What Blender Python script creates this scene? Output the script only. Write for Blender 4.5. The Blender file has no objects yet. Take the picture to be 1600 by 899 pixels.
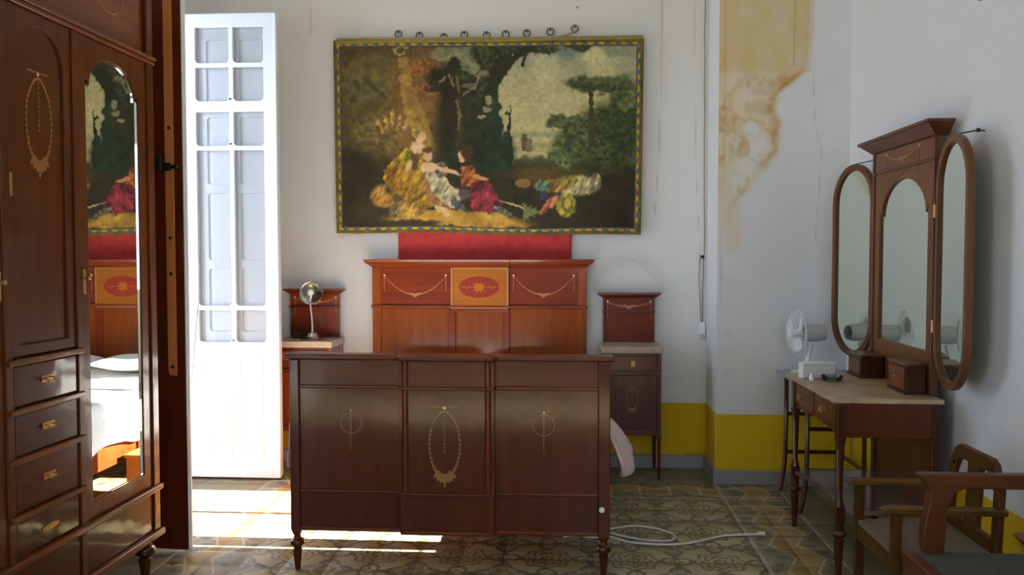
import bpy, bmesh, math, random
import numpy as np
from mathutils import Vector
from mathutils.geometry import tessellate_polygon
random.seed(7)
rng = np.random.RandomState(5)
SC = bpy.context.scene
COL = SC.collection
PI = math.pi

# ------------------------------------------------------------------ camera
cd = bpy.data.cameras.new('camera'); cam = bpy.data.objects.new('camera', cd); COL.objects.link(cam)
cam.location = (0, 0, 1.52)
cam.rotation_euler = (math.radians(90 - 2.3126), 0, math.radians(3.738))
cd.sensor_width = 36; cd.lens = 29.25; cd.clip_start = .05
SC.camera = cam

# ------------------------------------------------------------------ sky, sun, daylight at the two doorways
wd = bpy.data.worlds.new('sky'); SC.world = wd; wd.use_nodes = True
bg = wd.node_tree.nodes['Background']
bg.inputs[0].default_value = (.52, .70, 1.0, 1); bg.inputs[1].default_value = 12.0
sd = bpy.data.lights.new('sun', 'SUN'); sun = bpy.data.objects.new('sun', sd); COL.objects.link(sun)
sd.energy = 210; sd.angle = math.radians(.55); sd.color = (1, .95, .86)
sun.rotation_euler = Vector((1, 0.0, -math.tan(math.radians(28)))).to_track_quat('-Z', 'Y').to_euler()
def portal(y0, y1, z0, z1, x):
    l = bpy.data.lights.new('doorway_daylight', 'AREA'); l.shape = 'RECTANGLE'; l.size = z1 - z0; l.size_y = y1 - y0
    l.cycles.is_portal = True
    o = bpy.data.objects.new('doorway_daylight', l); COL.objects.link(o)
    o.location = (x, (y0 + y1)/2, (z0 + z1)/2)
    o.rotation_euler = (0, -PI/2, 0)
portal(4.13, 5.39, .02, 3.1, -2.95)
portal(-1.15, .35, .02, 3.1, -2.95)
l = bpy.data.lights.new('fill_window_portal', 'AREA'); l.shape = 'RECTANGLE'; l.size = 1.6; l.size_y = 1.7; l.cycles.is_portal = True  # portal of a window added behind the camera for even frontal fill
o = bpy.data.objects.new('fill_window_portal', l); COL.objects.link(o); o.location = (.9, -2.42, 1.95); o.rotation_euler = (PI/2, 0, PI)
SC.view_settings.view_transform = 'Standard'; SC.view_settings.look = 'None'
SC.view_settings.gamma = 1; SC.view_settings.use_curve_mapping = False
SC.view_settings.exposure = -1.0
SC.cycles.use_denoising = True
SC.cycles.max_bounces = 10; SC.cycles.diffuse_bounces = 7; SC.cycles.glossy_bounces = 6
SC.cycles.sample_clamp_indirect = 6
SC.cycles.caustics_reflective = False; SC.cycles.caustics_refractive = False
SC.cycles.blur_glossy = 1.0

# ------------------------------------------------------------------ helpers: naming
def tag(o, label, cat, group=None, kind=None):
    if label: o['label'] = label
    if cat: o['category'] = cat
    if group: o['group'] = group
    if kind: o['kind'] = kind
    return o
def thing(name, label, cat, loc, group=None):
    o = bpy.data.objects.new(name, None); COL.objects.link(o); o.empty_display_size = .1
    o.location = loc
    return tag(o, label, cat, group)
def wloc(p):
    v = Vector((0, 0, 0))
    while p is not None: v += p.location; p = p.parent
    return v
def copy_tree(o, d, parent=None):
    c = o.copy(); COL.objects.link(c)
    if parent is not None: c.parent = parent
    else: c.location = o.location + Vector(d)
    for ch in list(o.children): copy_tree(ch, d, c)
    return c

# ------------------------------------------------------------------ helpers: shapes
FY = lambda c: (lambda u, v, w: (u, c - w, v))       # plane facing the camera side (-y)
FXp = lambda c: (lambda u, v, w: (c + w, u, v))      # plane facing +x, u = y
FXn = lambda c: (lambda u, v, w: (c - w, u, v))      # plane facing -x, u = y
class MB:
    def __init__(s): s.v = []; s.f = []; s.mi = []; s.cur = 0
    def add(s, vs, fs):
        n = len(s.v); s.v += [tuple(p) for p in vs]; s.f += [tuple(i + n for i in f) for f in fs]; s.mi += [s.cur]*len(fs)
        return s
    def box(s, x0, x1, y0, y1, z0, z1):
        x0, x1 = min(x0, x1), max(x0, x1); y0, y1 = min(y0, y1), max(y0, y1); z0, z1 = min(z0, z1), max(z0, z1)
        v = [(x, y, z) for z in (z0, z1) for y in (y0, y1) for x in (x0, x1)]
        return s.add(v, [(0,2,3,1), (4,5,7,6), (0,1,5,4), (2,6,7,3), (0,4,6,2), (1,3,7,5)])
    def fbox(s, F, u0, u1, v0, v1, w0, w1):
        v = [F(u, vv, w) for w in (w0, w1) for vv in (v0, v1) for u in (u0, u1)]
        return s.add(v, [(0,2,3,1), (4,5,7,6), (0,1,5,4), (2,6,7,3), (0,4,6,2), (1,3,7,5)])
    def frustum(s, b, t, z0, z1):       # b, t = (x0,x1,y0,y1)
        v = [(b[0],b[2],z0),(b[1],b[2],z0),(b[0],b[3],z0),(b[1],b[3],z0),(t[0],t[2],z1),(t[1],t[2],z1),(t[0],t[3],z1),(t[1],t[3],z1)]
        return s.add(v, [(0,2,3,1), (4,5,7,6), (0,1,5,4), (2,6,7,3), (0,4,6,2), (1,3,7,5)])
    def plate(s, outer, holes, F, w0, w1):
        loops = [outer] + list(holes)
        pts = [p for l in loops for p in l]; n = len(pts)
        tri = tessellate_polygon([[Vector((p[0], p[1], 0)) for p in l] for l in loops])
        v = [F(p[0], p[1], w0) for p in pts] + [F(p[0], p[1], w1) for p in pts]
        f = [tuple(t) for t in tri] + [tuple(i + n for i in reversed(t)) for t in tri]
        k = 0
        for l in loops:
            m = len(l)
            for i in range(m):
                a, b = k + i, k + (i + 1) % m
                f.append((a, b, b + n, a + n))
            k += m
        return s.add(v, f)
    def prism(s, prof, G, a0, a1):      # G(p,q,a)
        n = len(prof)
        v = [G(p, q, a0) for p, q in prof] + [G(p, q, a1) for p, q in prof]
        return s.add(v, [tuple(range(n)), tuple(range(2*n - 1, n - 1, -1))] + [(i, (i+1) % n, (i+1) % n + n, i + n) for i in range(n)])
    def tube(s, pts, r, n=8, closed=False):
        P = [Vector(p) for p in pts]; m = len(P); R = r if isinstance(r, (list, tuple)) else [r]*m
        ref = None; rings = []
        for i in range(m):
            if closed: t = P[(i+1) % m] - P[i-1]
            else: t = P[min(i+1, m-1)] - P[max(i-1, 0)]
            t.normalize()
            if ref is None: ref = Vector((0,0,1)) if abs(t.z) < .9 else Vector((1,0,0))
            a = (ref - t*ref.dot(t)).normalized(); ref = a; b = t.cross(a)
            rings.append([P[i] + (a*math.cos(2*PI*k/n) + b*math.sin(2*PI*k/n))*R[i] for k in range(n)])
        v = [p for g in rings for p in g]; f = []
        for i in range(m if closed else m - 1):
            j = (i + 1) % m
            for k in range(n): f.append((i*n + k, i*n + (k+1) % n, j*n + (k+1) % n, j*n + k))
        if not closed: f += [tuple(range(n)), tuple(range(m*n - 1, (m-1)*n - 1, -1))]
        return s.add(v, f)
    def lathe(s, prof, F, n=20, cap=True):    # F(x,y,z) maps local axis-z solid, prof = [(r,z)]
        m = len(prof)
        v = [F(r*math.cos(2*PI*k/n), r*math.sin(2*PI*k/n), z) for r, z in prof for k in range(n)]
        f = [(i*n + k, i*n + (k+1) % n, (i+1)*n + (k+1) % n, (i+1)*n + k) for i in range(m-1) for k in range(n)]
        if cap: f += [tuple(range(n)), tuple(range(m*n - 1, (m-1)*n - 1, -1))]
        return s.add(v, f)
    def build(s, name, mat, parent=None, bev=0.0, smooth=35, label=None, segs=2):
        me = bpy.data.meshes.new(name)
        off = wloc(parent) if parent is not None else Vector((0,0,0))
        me.from_pydata([(p[0]-off.x, p[1]-off.y, p[2]-off.z) for p in s.v], [], s.f)
        mats = mat if isinstance(mat, (list, tuple)) else [mat]
        for m in mats: me.materials.append(m)
        if len(mats) > 1: me.polygons.foreach_set('material_index', s.mi)
        bm = bmesh.new(); bm.from_mesh(me); bmesh.ops.recalc_face_normals(bm, faces=bm.faces); bm.to_mesh(me); bm.free()
        me.polygons.foreach_set('use_smooth', [True]*len(me.polygons))
        me.set_sharp_from_angle(angle=math.radians(smooth))
        o = bpy.data.objects.new(name, me); COL.objects.link(o)
        if parent is not None: o.parent = parent
        if bev:
            b = o.modifiers.new('bevel', 'BEVEL'); b.width = bev; b.segments = segs; b.limit_method = 'ANGLE'; b.angle_limit = math.radians(40)
            b.harden_normals = True
        if label: o['label'] = label
        return o
def at(x, y, z=0): return lambda a, b, c: (x + a, y + b, z + c)
def arch(u0, u1, v0, vs, vt, n=16, inset=0, drop=0):
    """outline of a door shape: rectangle v0..vs with an arch to vt, optionally stepping in by inset at the shoulders"""
    cu = (u0 + u1)/2; a = (u1 - u0)/2 - inset
    pts = [(u0, v0), (u1, v0), (u1, vs)]
    if inset:
        pts += [(u1, vs + drop), (u1 - inset*.55, vs + drop), (u1 - inset*.75, vs + drop*.2), (u1 - inset, vs)]
        rng_ = range(1, n)
    else: rng_ = range(1, n)
    pts += [(cu + a*math.cos(PI*i/n), vs + (vt - vs)*math.sin(PI*i/n)) for i in rng_]
    if inset: pts += [(u0 + inset, vs), (u0 + inset*.75, vs + drop*.2), (u0 + inset*.55, vs + drop), (u0, vs + drop)]
    pts += [(u0, vs)]
    return pts
def rect(u0, u1, v0, v1): return [(u0, v0), (u1, v0), (u1, v1), (u0, v1)]
def stadium(hw, v0, v1, n=14, cu=0.0):
    pts = [(cu + hw*math.cos(PI*i/n), v1 - hw + hw*math.sin(PI*i/n)) for i in range(n+1)]
    pts += [(cu - hw*math.cos(PI*i/n), v0 + hw - hw*math.sin(PI*i/n)) for i in range(n+1)]
    return pts

# ------------------------------------------------------------------ helpers: shader nodes
class S:
    def __init__(s, nt, k): s.nt = nt; s.k = k
    def _m(s, op, *a):
        n = s.nt.nodes.new('ShaderNodeMath'); n.operation = op
        for i, x in enumerate((s,) + a):
            if isinstance(x, S): s.nt.links.new(x.k, n.inputs[i])
            else: n.inputs[i].default_value = x
        return S(s.nt, n.outputs[0])
    def __add__(s, o): return s._m('ADD', o)
    def __sub__(s, o): return s._m('SUBTRACT', o)
    def __mul__(s, o): return s._m('MULTIPLY', o)
    def __truediv__(s, o): return s._m('DIVIDE', o)
    __radd__ = __add__; __rmul__ = __mul__
    def fl(s): return s._m('FLOOR')
    def fr(s): return s._m('FRACT')
    def ab(s): return s._m('ABSOLUTE')
    def lt(s, o): return s._m('LESS_THAN', o)
    def gt(s, o): return s._m('GREATER_THAN', o)
    def cos(s): return s._m('COSINE')
    def sq(s): return s._m('SQRT')
    def at2(s, o): return s._m('ARCTAN2', o)
    def mn(s, o): return s._m('MINIMUM', o)
    def mx(s, o): return s._m('MAXIMUM', o)
    def inv(s): return (s*-1) + 1
def new_mat(name, base=(.5,.5,.5), rough=.5, metal=0, coat=0, coat_rough=.1, spec=.5, **kw):
    m = bpy.data.materials.new(name); m.use_nodes = True
    b = m.node_tree.nodes['Principled BSDF']
    b.inputs['Base Color'].default_value = (*base, 1); b.inputs['Roughness'].default_value = rough
    b.inputs['Metallic'].default_value = metal; b.inputs['Coat Weight'].default_value = coat
    b.inputs['Coat Roughness'].default_value = coat_rough; b.inputs['Specular IOR Level'].default_value = spec
    for k, v in kw.items(): b.inputs[k].default_value = v
    return m
def L(r, g, b, k=1.0):
    f = lambda c: ((c/255)/12.92 if c/255 <= .04045 else (((c/255)+.055)/1.055)**2.4)*k
    return (min(f(r), .95), min(f(g), .95), min(f(b), .95))
def nodes_of(m):
    nt = m.node_tree; return nt, nt.nodes['Principled BSDF']
def pos(nt):
    g = nt.nodes.new('ShaderNodeNewGeometry'); x = nt.nodes.new('ShaderNodeSeparateXYZ'); nt.links.new(g.outputs['Position'], x.inputs[0])
    return g, [S(nt, x.outputs[i]) for i in range(3)]
def noise(nt, vec, scale, detail=4, rough=.55, stretch=None, dist=0):
    if stretch:
        mp = nt.nodes.new('ShaderNodeMapping'); mp.inputs['Scale'].default_value = stretch; nt.links.new(vec, mp.inputs[0]); vec = mp.outputs[0]
    n = nt.nodes.new('ShaderNodeTexNoise'); nt.links.new(vec, n.inputs['Vector'])
    n.inputs['Scale'].default_value = scale; n.inputs['Detail'].default_value = detail; n.inputs['Roughness'].default_value = rough
    n.inputs['Distortion'].default_value = dist
    return n
def mix(nt, fac, a, b, mode='MIX'):
    n = nt.nodes.new('ShaderNodeMix'); n.data_type = 'RGBA'; n.blend_type = mode
    for v, i in ((fac, 0), (a, 6), (b, 7)):
        if isinstance(v, S): v = v.k
        if isinstance(v, bpy.types.NodeSocket): nt.links.new(v, n.inputs[i])
        elif i == 0: n.inputs[0].default_value = v
        else: n.inputs[i].default_value = (*v, 1)
    return n.outputs[2]
def ramp(nt, fac, stops):
    n = nt.nodes.new('ShaderNodeValToRGB'); nt.links.new(fac, n.inputs[0])
    e = n.color_ramp.elements
    while len(e) > 1: e.remove(e[-1])
    e[0].position, e[0].color = stops[0][0], (*stops[0][1], 1)
    for p, c in stops[1:]:
        k = e.new(p); k.color = (*c, 1)
    return n.outputs[0]
def bump(nt, b, h, strength, dist, socket='Normal'):
    n = nt.nodes.new('ShaderNodeBump'); n.inputs['Strength'].default_value = strength; n.inputs['Distance'].default_value = dist
    nt.links.new(h, n.inputs['Height']); nt.links.new(n.outputs[0], b.inputs[socket])
WK = {'headboard_mahogany': .50, 'headboard_rail': .5, 'headboard_red_mahogany': .5, 'satinwood': .60, 'wardrobe_mahogany': .58, 'wardrobe_rail': .7, 'wardrobe_drawer_mahogany': .6, 'footboard_mahogany': .56, 'footboard_rail': .6, 'night_mahogany': .55, 'night_mahogany_rail': .55, 'dressing_mahogany': .62, 'dressing_rail': .62, 'mirror_frame_wood': .62, 'jewel_box_wood': .55, 'shutter_brown': .8, 'dressing_leg': .7, 'oak': .85, 'oak_arm': .85, 'red_chair_wood': .75}
def wood(name, c1, c2, c3, axis='z', rough=.42, coat=.6, cr=.16, wave=.25):
    k_ = WK.get(name, 1.0); c1, c2, c3 = [(c[0]*k_*1.04, c[1]*k_*.86, c[2]*k_*.62) for c in (c1, c2, c3)]
    m = new_mat(name, rough=rough, coat=coat*1.2, coat_rough=cr, spec=.08); nt, b = nodes_of(m)
    g, _ = pos(nt); st = {'x': (1.2, 14, 14), 'y': (14, 1.2, 14), 'z': (14, 14, 1.2)}[axis]
    n1 = noise(nt, g.outputs['Position'], 1.6, 6, .6, st, .6)
    n2 = noise(nt, g.outputs['Position'], 9, 5, .7, st)
    n3 = noise(nt, g.outputs['Position'], 2.1, 2)
    col = ramp(nt, n1.outputs[0], [(.15, c1), (.5, c2), (.85, c3)])
    col = mix(nt, ((S(nt, n2.outputs[0]) - .5)*.6).mx(0.0), col, c1)
    col = mix(nt, ((S(nt, n3.outputs[0]) - .42)*1.2).mx(0.0).mn(.6), col, c1)
    oi = nt.nodes.new('ShaderNodeObjectInfo')
    hs = nt.nodes.new('ShaderNodeHueSaturation'); nt.links.new(col, hs.inputs['Color'])
    nt.links.new(((S(nt, oi.outputs['Random']) - .5)*.22 + 1.0).k, hs.inputs['Value'])
    nt.links.new(hs.outputs[0], b.inputs['Base Color'])
    nb = noise(nt, g.outputs['Position'], 4.5, 2)
    bump(nt, b, nb.outputs[0], wave, .012, 'Coat Normal')
    bump(nt, b, n2.outputs[0], .12, .002)
    return m

# ------------------------------------------------------------------ materials
def mah(name, axis, k=1.0, **kw):
    return wood(name, L(66, 24, 12, k), L(104, 44, 20, k), L(138, 66, 30, k), axis, **kw)
M = {}
M['foot_v'] = wood('footboard_mahogany', L(72,24,8), L(100,38,11), L(122,52,15), 'z', cr=.12, coat=.62, rough=.5, wave=.12); M['foot_h'] = wood('footboard_rail', L(84,34,16), L(112,52,22), L(134,68,30), 'x', cr=.2, coat=.5, rough=.5)
M['head_v'] = wood('headboard_mahogany', L(110,52,16), L(142,72,22), L(166,92,32), 'z', coat=.22); M['head_h'] = wood('headboard_rail', L(98,42,20), L(126,58,26), L(146,74,36), 'x', coat=.25)
M['head_red'] = wood('headboard_red_mahogany', L(98,36,20), L(124,50,26), L(140,62,34), 'x', coat=.22)
M['satin'] = wood('satinwood', L(138,82,26), L(160,102,36), L(176,116,46), 'x', coat=.22)
M['ward_v'] = wood('wardrobe_mahogany', L(72,36,12), L(98,52,16), L(118,66,22), 'z', cr=.1, coat=.2); M['ward_h'] = wood('wardrobe_rail', L(90,48,24), L(118,68,36), L(138,84,48), 'y', cr=.14, coat=.3)
M['ward_d'] = wood('wardrobe_drawer_mahogany', L(60,26,12), L(82,38,18), L(98,48,22), 'y', cr=.08, coat=.4)
M['dark_v'] = mah('night_mahogany', 'z', .9); M['dark_h'] = mah('night_mahogany_rail', 'x', .95)
M['dt_v'] = wood('dressing_mahogany', L(74,36,18), L(98,52,26), L(116,66,36), 'z', coat=.45, cr=.25); M['dt_y'] = wood('dressing_rail', L(84,46,20), L(110,64,28), L(130,78,38), 'y', coat=.45, cr=.25)
M['dt_leg'] = wood('dressing_leg', L(48,22,10), L(70,34,14), L(86,44,20), 'z'); M['frame'] = wood('mirror_frame_wood', L(90,64,42), L(114,82,54), L(128,94,64), 'z', coat=.2, cr=.35)
M['jewel'] = wood('jewel_box_wood', L(52,30,22), L(72,44,30), L(88,56,40), 'y', coat=.3)
M['oak'] = wood('oak', L(56,38,15), L(74,52,21), L(88,64,27), 'z', coat=.15, cr=.4); M['oak_x'] = wood('oak_arm', L(68,50,24), L(88,66,33), L(100,78,42), 'x', coat=.2, cr=.4)
M['chair_red'] = wood('red_chair_wood', L(70,38,18), L(90,50,25), L(104,62,34), 'x', coat=.3, cr=.3)
M['shutter_brown'] = wood('shutter_brown', L(70,26,12), L(98,42,20), L(116,54,26), 'z', coat=.4, cr=.3)
M['shutter_strip'] = wood('shutter_strip', L(160,108,66), L(188,130,84), L(200,146,96), 'z', coat=.2)
M['crate'] = wood('crate_pine', L(150,98,56), L(182,124,74), L(202,146,92), 'x', coat=0)
M['inlay'] = new_mat('inlay_boxwood', L(136,86,40), .45, coat=.4); M['inlay_dark'] = new_mat('inlay_rosewood', L(104,30,20), .65, spec=.15)
M['inlay_light'] = new_mat('inlay_pale', L(236,206,160), .45)
M['dotdark'] = new_mat('keyhole_black', (.01,.008,.006), .6)
M['brass'] = new_mat('worn_brass', L(170,136,88), .42, 1); M['steel'] = new_mat('dull_chrome', (.62,.58,.50), .25, 1)
M['iron'] = new_mat('black_iron', (.03,.025,.02), .5, .6)
M['glassmirror'] = new_mat('silvered_mirror', (.90,.90,.84), .01, 1)
M['green_mirror'] = new_mat('old_green_mirror', (.84,.93,.82), .02, 1)
nt, b = nodes_of(M['green_mirror'])
M['paint'] = new_mat('white_gloss_paint', (.90,.90,.90), .35, coat=.2)
M['plastic'] = new_mat('white_plastic', (.82,.83,.82), .35); M['plastic_grey'] = new_mat('grey_plastic', (.5,.5,.47), .45)
M['porcelain'] = new_mat('porcelain', (.85,.83,.78), .2)
M['cable'] = new_mat('old_cable', (.22,.18,.13), .7); M['cable_white'] = new_mat('white_cable', (.62,.60,.52), .5)
M['grey_skirt'] = new_mat('grey_cement', (.27,.27,.27), .7)
def thin_glass(name, tint, gloss):
    m = bpy.data.materials.new(name); m.use_nodes = True; nt = m.node_tree; nt.nodes.remove(nt.nodes['Principled BSDF'])
    tr = nt.nodes.new('ShaderNodeBsdfTransparent'); tr.inputs[0].default_value = (*tint, 1)
    gs = nt.nodes.new('ShaderNodeBsdfGlossy'); gs.inputs['Roughness'].default_value = .03
    fr = nt.nodes.new('ShaderNodeFresnel'); fr.inputs[0].default_value = gloss; mx = nt.nodes.new('ShaderNodeMixShader')
    nt.links.new(fr.outputs[0], mx.inputs[0]); nt.links.new(tr.outputs[0], mx.inputs[1]); nt.links.new(gs.outputs[0], mx.inputs[2])
    nt.links.new(mx.outputs[0], nt.nodes['Material Output'].inputs[0]); return m
M['gl'] = thin_glass('window_glass', (.99, .99, .99), 1.25)
M['dish'] = thin_glass('dish_glass', (.72, .76, .72), 1.5)
M['bulb'] = new_mat('bulb_glass', (.9,.88,.8), .1)
def speck(name, c1, c2, scale, rough=.5, bmp=.2, detail=5, coat=0, dist=.004):
    m = new_mat(name, rough=rough, coat=coat); nt, b = nodes_of(m); g, _ = pos(nt)
    n = noise(nt, g.outputs['Position'], scale, detail, .65)
    nt.links.new(ramp(nt, n.outputs[0], [(.3, c1), (.7, c2)]), b.inputs['Base Color'])
    bump(nt, b, n.outputs[0], bmp, dist); return m
M['marble'] = speck('cream_marble', L(140,112,84), L(186,160,126), 7, .35, .02)
M['marble_r'] = speck('pinkish_marble', L(140,120,102), L(172,152,130), 9, .4, .02)
M['marble_grey'] = speck('grey_marble', L(110,120,128), L(160,168,172), 12, .35, .02)
M['linen'] = speck('white_linen', (.80,.80,.80), (.88,.88,.87), 40, .9, .1)
M['pink_cloth'] = speck('pink_cloth', L(214,186,182), L(236,214,212), 30, .9, .2)
M['red_cloth'] = speck('red_cloth', L(128,22,22), L(154,38,36), 26, .9, .3)
M['seat_tan'] = speck('tan_seat_cloth', L(84,72,58), L(104,90,72), 60, .95, .3)
M['seat_green'] = speck('dark_green_seat', L(44,48,44), L(64,68,60), 60, .9, .3)
M['ticking'] = speck('mattress_ticking', (.7,.68,.62), (.8,.78,.72), 30, .9, .2)
M['terrace'] = speck('terrace_stone', (.45,.42,.36), (.55,.52,.46), 6, .8, .2)
def plaster(name, base, attr=None):
    m = new_mat(name, base, .88, spec=.25); nt, b = nodes_of(m); g, _ = pos(nt)
    n1 = noise(nt, g.outputs['Position'], .9, 4); n2 = noise(nt, g.outputs['Position'], 14, 6, .6); n3 = noise(nt, g.outputs['Position'], 2.2, 4)
    col = mix(nt, ((S(nt, n1.outputs[0]) - .5)*.9).mx(0.0), base, tuple(c*k for c, k in zip(base, (.86, .80, .68))))
    if attr:
        a = nt.nodes.new('ShaderNodeAttribute'); a.attribute_name = attr
        col = mix(nt, 1.0, col, a.outputs['Color'], 'MULTIPLY')
    col = mix(nt, ((S(nt, n2.outputs[0]) - .56)*.5).mx(0.0), col, tuple(c*.6 for c in base))
    nt.links.new(col, b.inputs['Base Color'])
    hb = (S(nt, n2.outputs[0])*.25 + S(nt, n3.outputs[0])*1.0)
    bump(nt, b, hb.k, .5, .012); return m
M['plaster'] = plaster('old_white_plaster', (.74, .73, .71)); M['plaster_map'] = plaster('stained_plaster', (.74, .73, .71), 'tone')
M['dado'] = plaster('yellow_dado_paint', L(206, 172, 30), 'tone')
M['ceiling'] = plaster('ceiling_plaster', (.76,.75,.72))

# ------------------------------------------------------------------ floor tile print
FX0, FX1, FY1 = -1.585, .975, 5.165
PER = (FX1 - FX0)/6
m = new_mat('hydraulic_tile', rough=.5, coat=.12, coat_rough=.25); nt, b = nodes_of(m); g, (x, y, z) = pos(nt)
nz = noise(nt, g.outputs['Position'], 11, 3); w1 = (S(nt, nz.outputs[0]) - .5)
nz2 = noise(nt, g.outputs['Position'], 13.7, 3); w2 = (S(nt, nz2.outputs[0]) - .5)
dark, cream, tan, grey = L(84,82,60), L(176,168,130), L(140,116,68), L(118,114,98)
u = ((x - FX0)/PER + w1*.05); v = ((y - FY1)/PER + w2*.05)
def polar(u, v):
    fu = u.fr() - .5; fv = v.fr() - .5
    return (fu*fu + fv*fv).sq(), fv.at2(fu), fu, fv
r1, t1, fu, fv = polar(u, v)
r2, t2, gu, gv = polar(u + .5, v + .5)
r3, t3, hu, hv = polar(u + .5, v); r4, t4, iu, iv = polar(u, v + .5)
cream2 = L(138,130,98)
col = mix(nt, S(nt, nz.outputs[0]), cream2, cream)
q4 = (t1*4).cos(); col = mix(nt, (fu.ab() - .46).gt(0).mx((fv.ab() - .46).gt(0)), col, dark); q8 = (t1*8).cos(); q12 = (t1*12).cos()
ros = q8*.022 + .275
col = mix(nt, (r1 - ros).ab().lt(.020), col, dark)
col = mix(nt, (r1 - (q8*-.02 + .235)).ab().lt(.014)*q8.lt(.4), col, tan)
col = mix(nt, (r1 - (q8*.028 + .185)).ab().lt(.019), col, dark)
col = mix(nt, (r1 - (q8*-.02 + .14)).ab().lt(.018), col, dark)
col = mix(nt, (r1 - .105).ab().lt(.03)*q8.gt(.2), col, tan)
col = mix(nt, (r1 - .06).ab().lt(.016), col, dark)
col = mix(nt, r1.lt(.028), col, tan)
p4 = (t2*4).cos(); p8 = (t2*8).cos()
col = mix(nt, r2.lt(p4*.06 + .27), col, dark)
col = mix(nt, r2.lt(p4*.05 + .215), col, grey)
col = mix(nt, (r2 - (p8*.03 + .15)).ab().lt(.016), col, cream)
col = mix(nt, (r2 - (p8*-.02 + .10)).ab().lt(.02), col, dark)
col = mix(nt, r2.lt(p8*.02 + .055), col, tan)
for (ra, ta, ca_x) in ((r3, t3, 1), (r4, t4, -1)):
    lob = ((ta*2).cos()*(.045*ca_x) + .13)
    col = mix(nt, (ra - lob).ab().lt(.024), col, dark)
    col = mix(nt, ra.lt((ta*4).cos()*.02 + .06), col, dark)
    col = mix(nt, ra.lt((ta*4).cos()*.02 + .035), col, cream)
# border
def border(s, t):   # s along, t 0..1 across
    tri = (((s/.38).fr() - .5).ab()*4 - 1)
    d = (t - .5 - tri*.12)
    c = mix(nt, d.ab().lt(.215), grey, cream)
    c = mix(nt, d.ab().lt(.175), c, tan)
    k = ((s/.19 + .0).fr() - .5).ab()
    c = mix(nt, k.lt(.05), c, cream)
    e = ((d.ab() - .36).ab()*3.2 + ((s/.09).fr() - .5).ab()).lt(.34)
    c = mix(nt, e, c, dark)
    return c
bw = .365
inx = (x - FX0 + .02).gt(0)*(x - FX1 - .02).lt(0)
iny = (y - FY1).lt(0)
isR = (x - FX1).gt(0)*(x - FX1 - bw - .02).lt(0)*(y - FY1 - bw).lt(0)
isL = (x - FX0).lt(0)*(x - FX0 + bw + .02).gt(0)*(y - FY1 - bw).lt(0)
isT = (y - FY1).gt(0)*(y - FY1 - bw).lt(0)*(x - FX0 + bw).gt(0)*(x - FX1 - bw).lt(0)
plain = mix(nt, S(nt, nz.outputs[0]), L(96,92,70), L(118,112,88))
full = mix(nt, isR, plain, border(y, (x - FX1 - .02)/bw))
full = mix(nt, isL, full, border(y, (x - FX0 + .02 + bw)/bw))
full = mix(nt, isT*(x - FX1).lt(0)*(x - FX0).gt(0), full, border(x, (y - FY1)/bw))
full = mix(nt, inx*iny, full, col)
strip = (x - FX1 - .006).ab().lt(.011)*(y - FY1 - bw).lt(0)
strip = strip.mx((x - FX0 + .006).ab().lt(.011)*(y - FY1 - bw).lt(0))
strip = strip.mx((x - FX1 - bw - .026).ab().lt(.006)*(y - FY1 - bw).lt(0))
strip = strip.mx((x - FX0 + bw + .026).ab().lt(.006)*(y - FY1 - bw).lt(0))
strip = strip.mx((y - FY1 - .004).ab().lt(.009)*(x - FX0 + bw).gt(0)*(x - FX1 - bw).lt(0))
full = mix(nt, strip, full, L(158,156,142))
wear = noise(nt, g.outputs['Position'], 2.4, 6, .7)
full = mix(nt, ((S(nt, wear.outputs[0]) - .42)*1.3).mx(0.0).mn(.5), full, L(116,112,92))
nt.links.new(full, b.inputs['Base Color'])
bump(nt, b, nz.outputs[0], .08, .004)
M['tile'] = m

# ------------------------------------------------------------------ room shell
XR, XL, YB, YP, YN, ZC = 1.82, -2.62, 5.92, 5.52, -2.2, 3.9
def vnoise(u, v, s, oct=4, seed=0):
    """numpy value noise, u, v arrays"""
    r = np.random.RandomState(seed); tot = np.zeros_like(u); amp = 1.; ssum = 0
    for o in range(oct):
        lat = r.rand(64, 64); a = u*s; bb = v*s
        i = np.floor(a).astype(int); j = np.floor(bb).astype(int); fa = a - i; fb = bb - j
        fa = fa*fa*(3 - 2*fa); fb = fb*fb*(3 - 2*fb)
        i0, i1, j0, j1 = i % 64, (i+1) % 64, j % 64, (j+1) % 64
        tot += amp*((lat[i0,j0]*(1-fa) + lat[i1,j0]*fa)*(1-fb) + (lat[i0,j1]*(1-fa) + lat[i1,j1]*fa)*fb)
        ssum += amp; amp *= .55; s *= 2
    return tot/ssum
def sst(a, b, x): t = np.clip((x-a)/(b-a), 0, 1); return t*t*(3-2*t)
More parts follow.
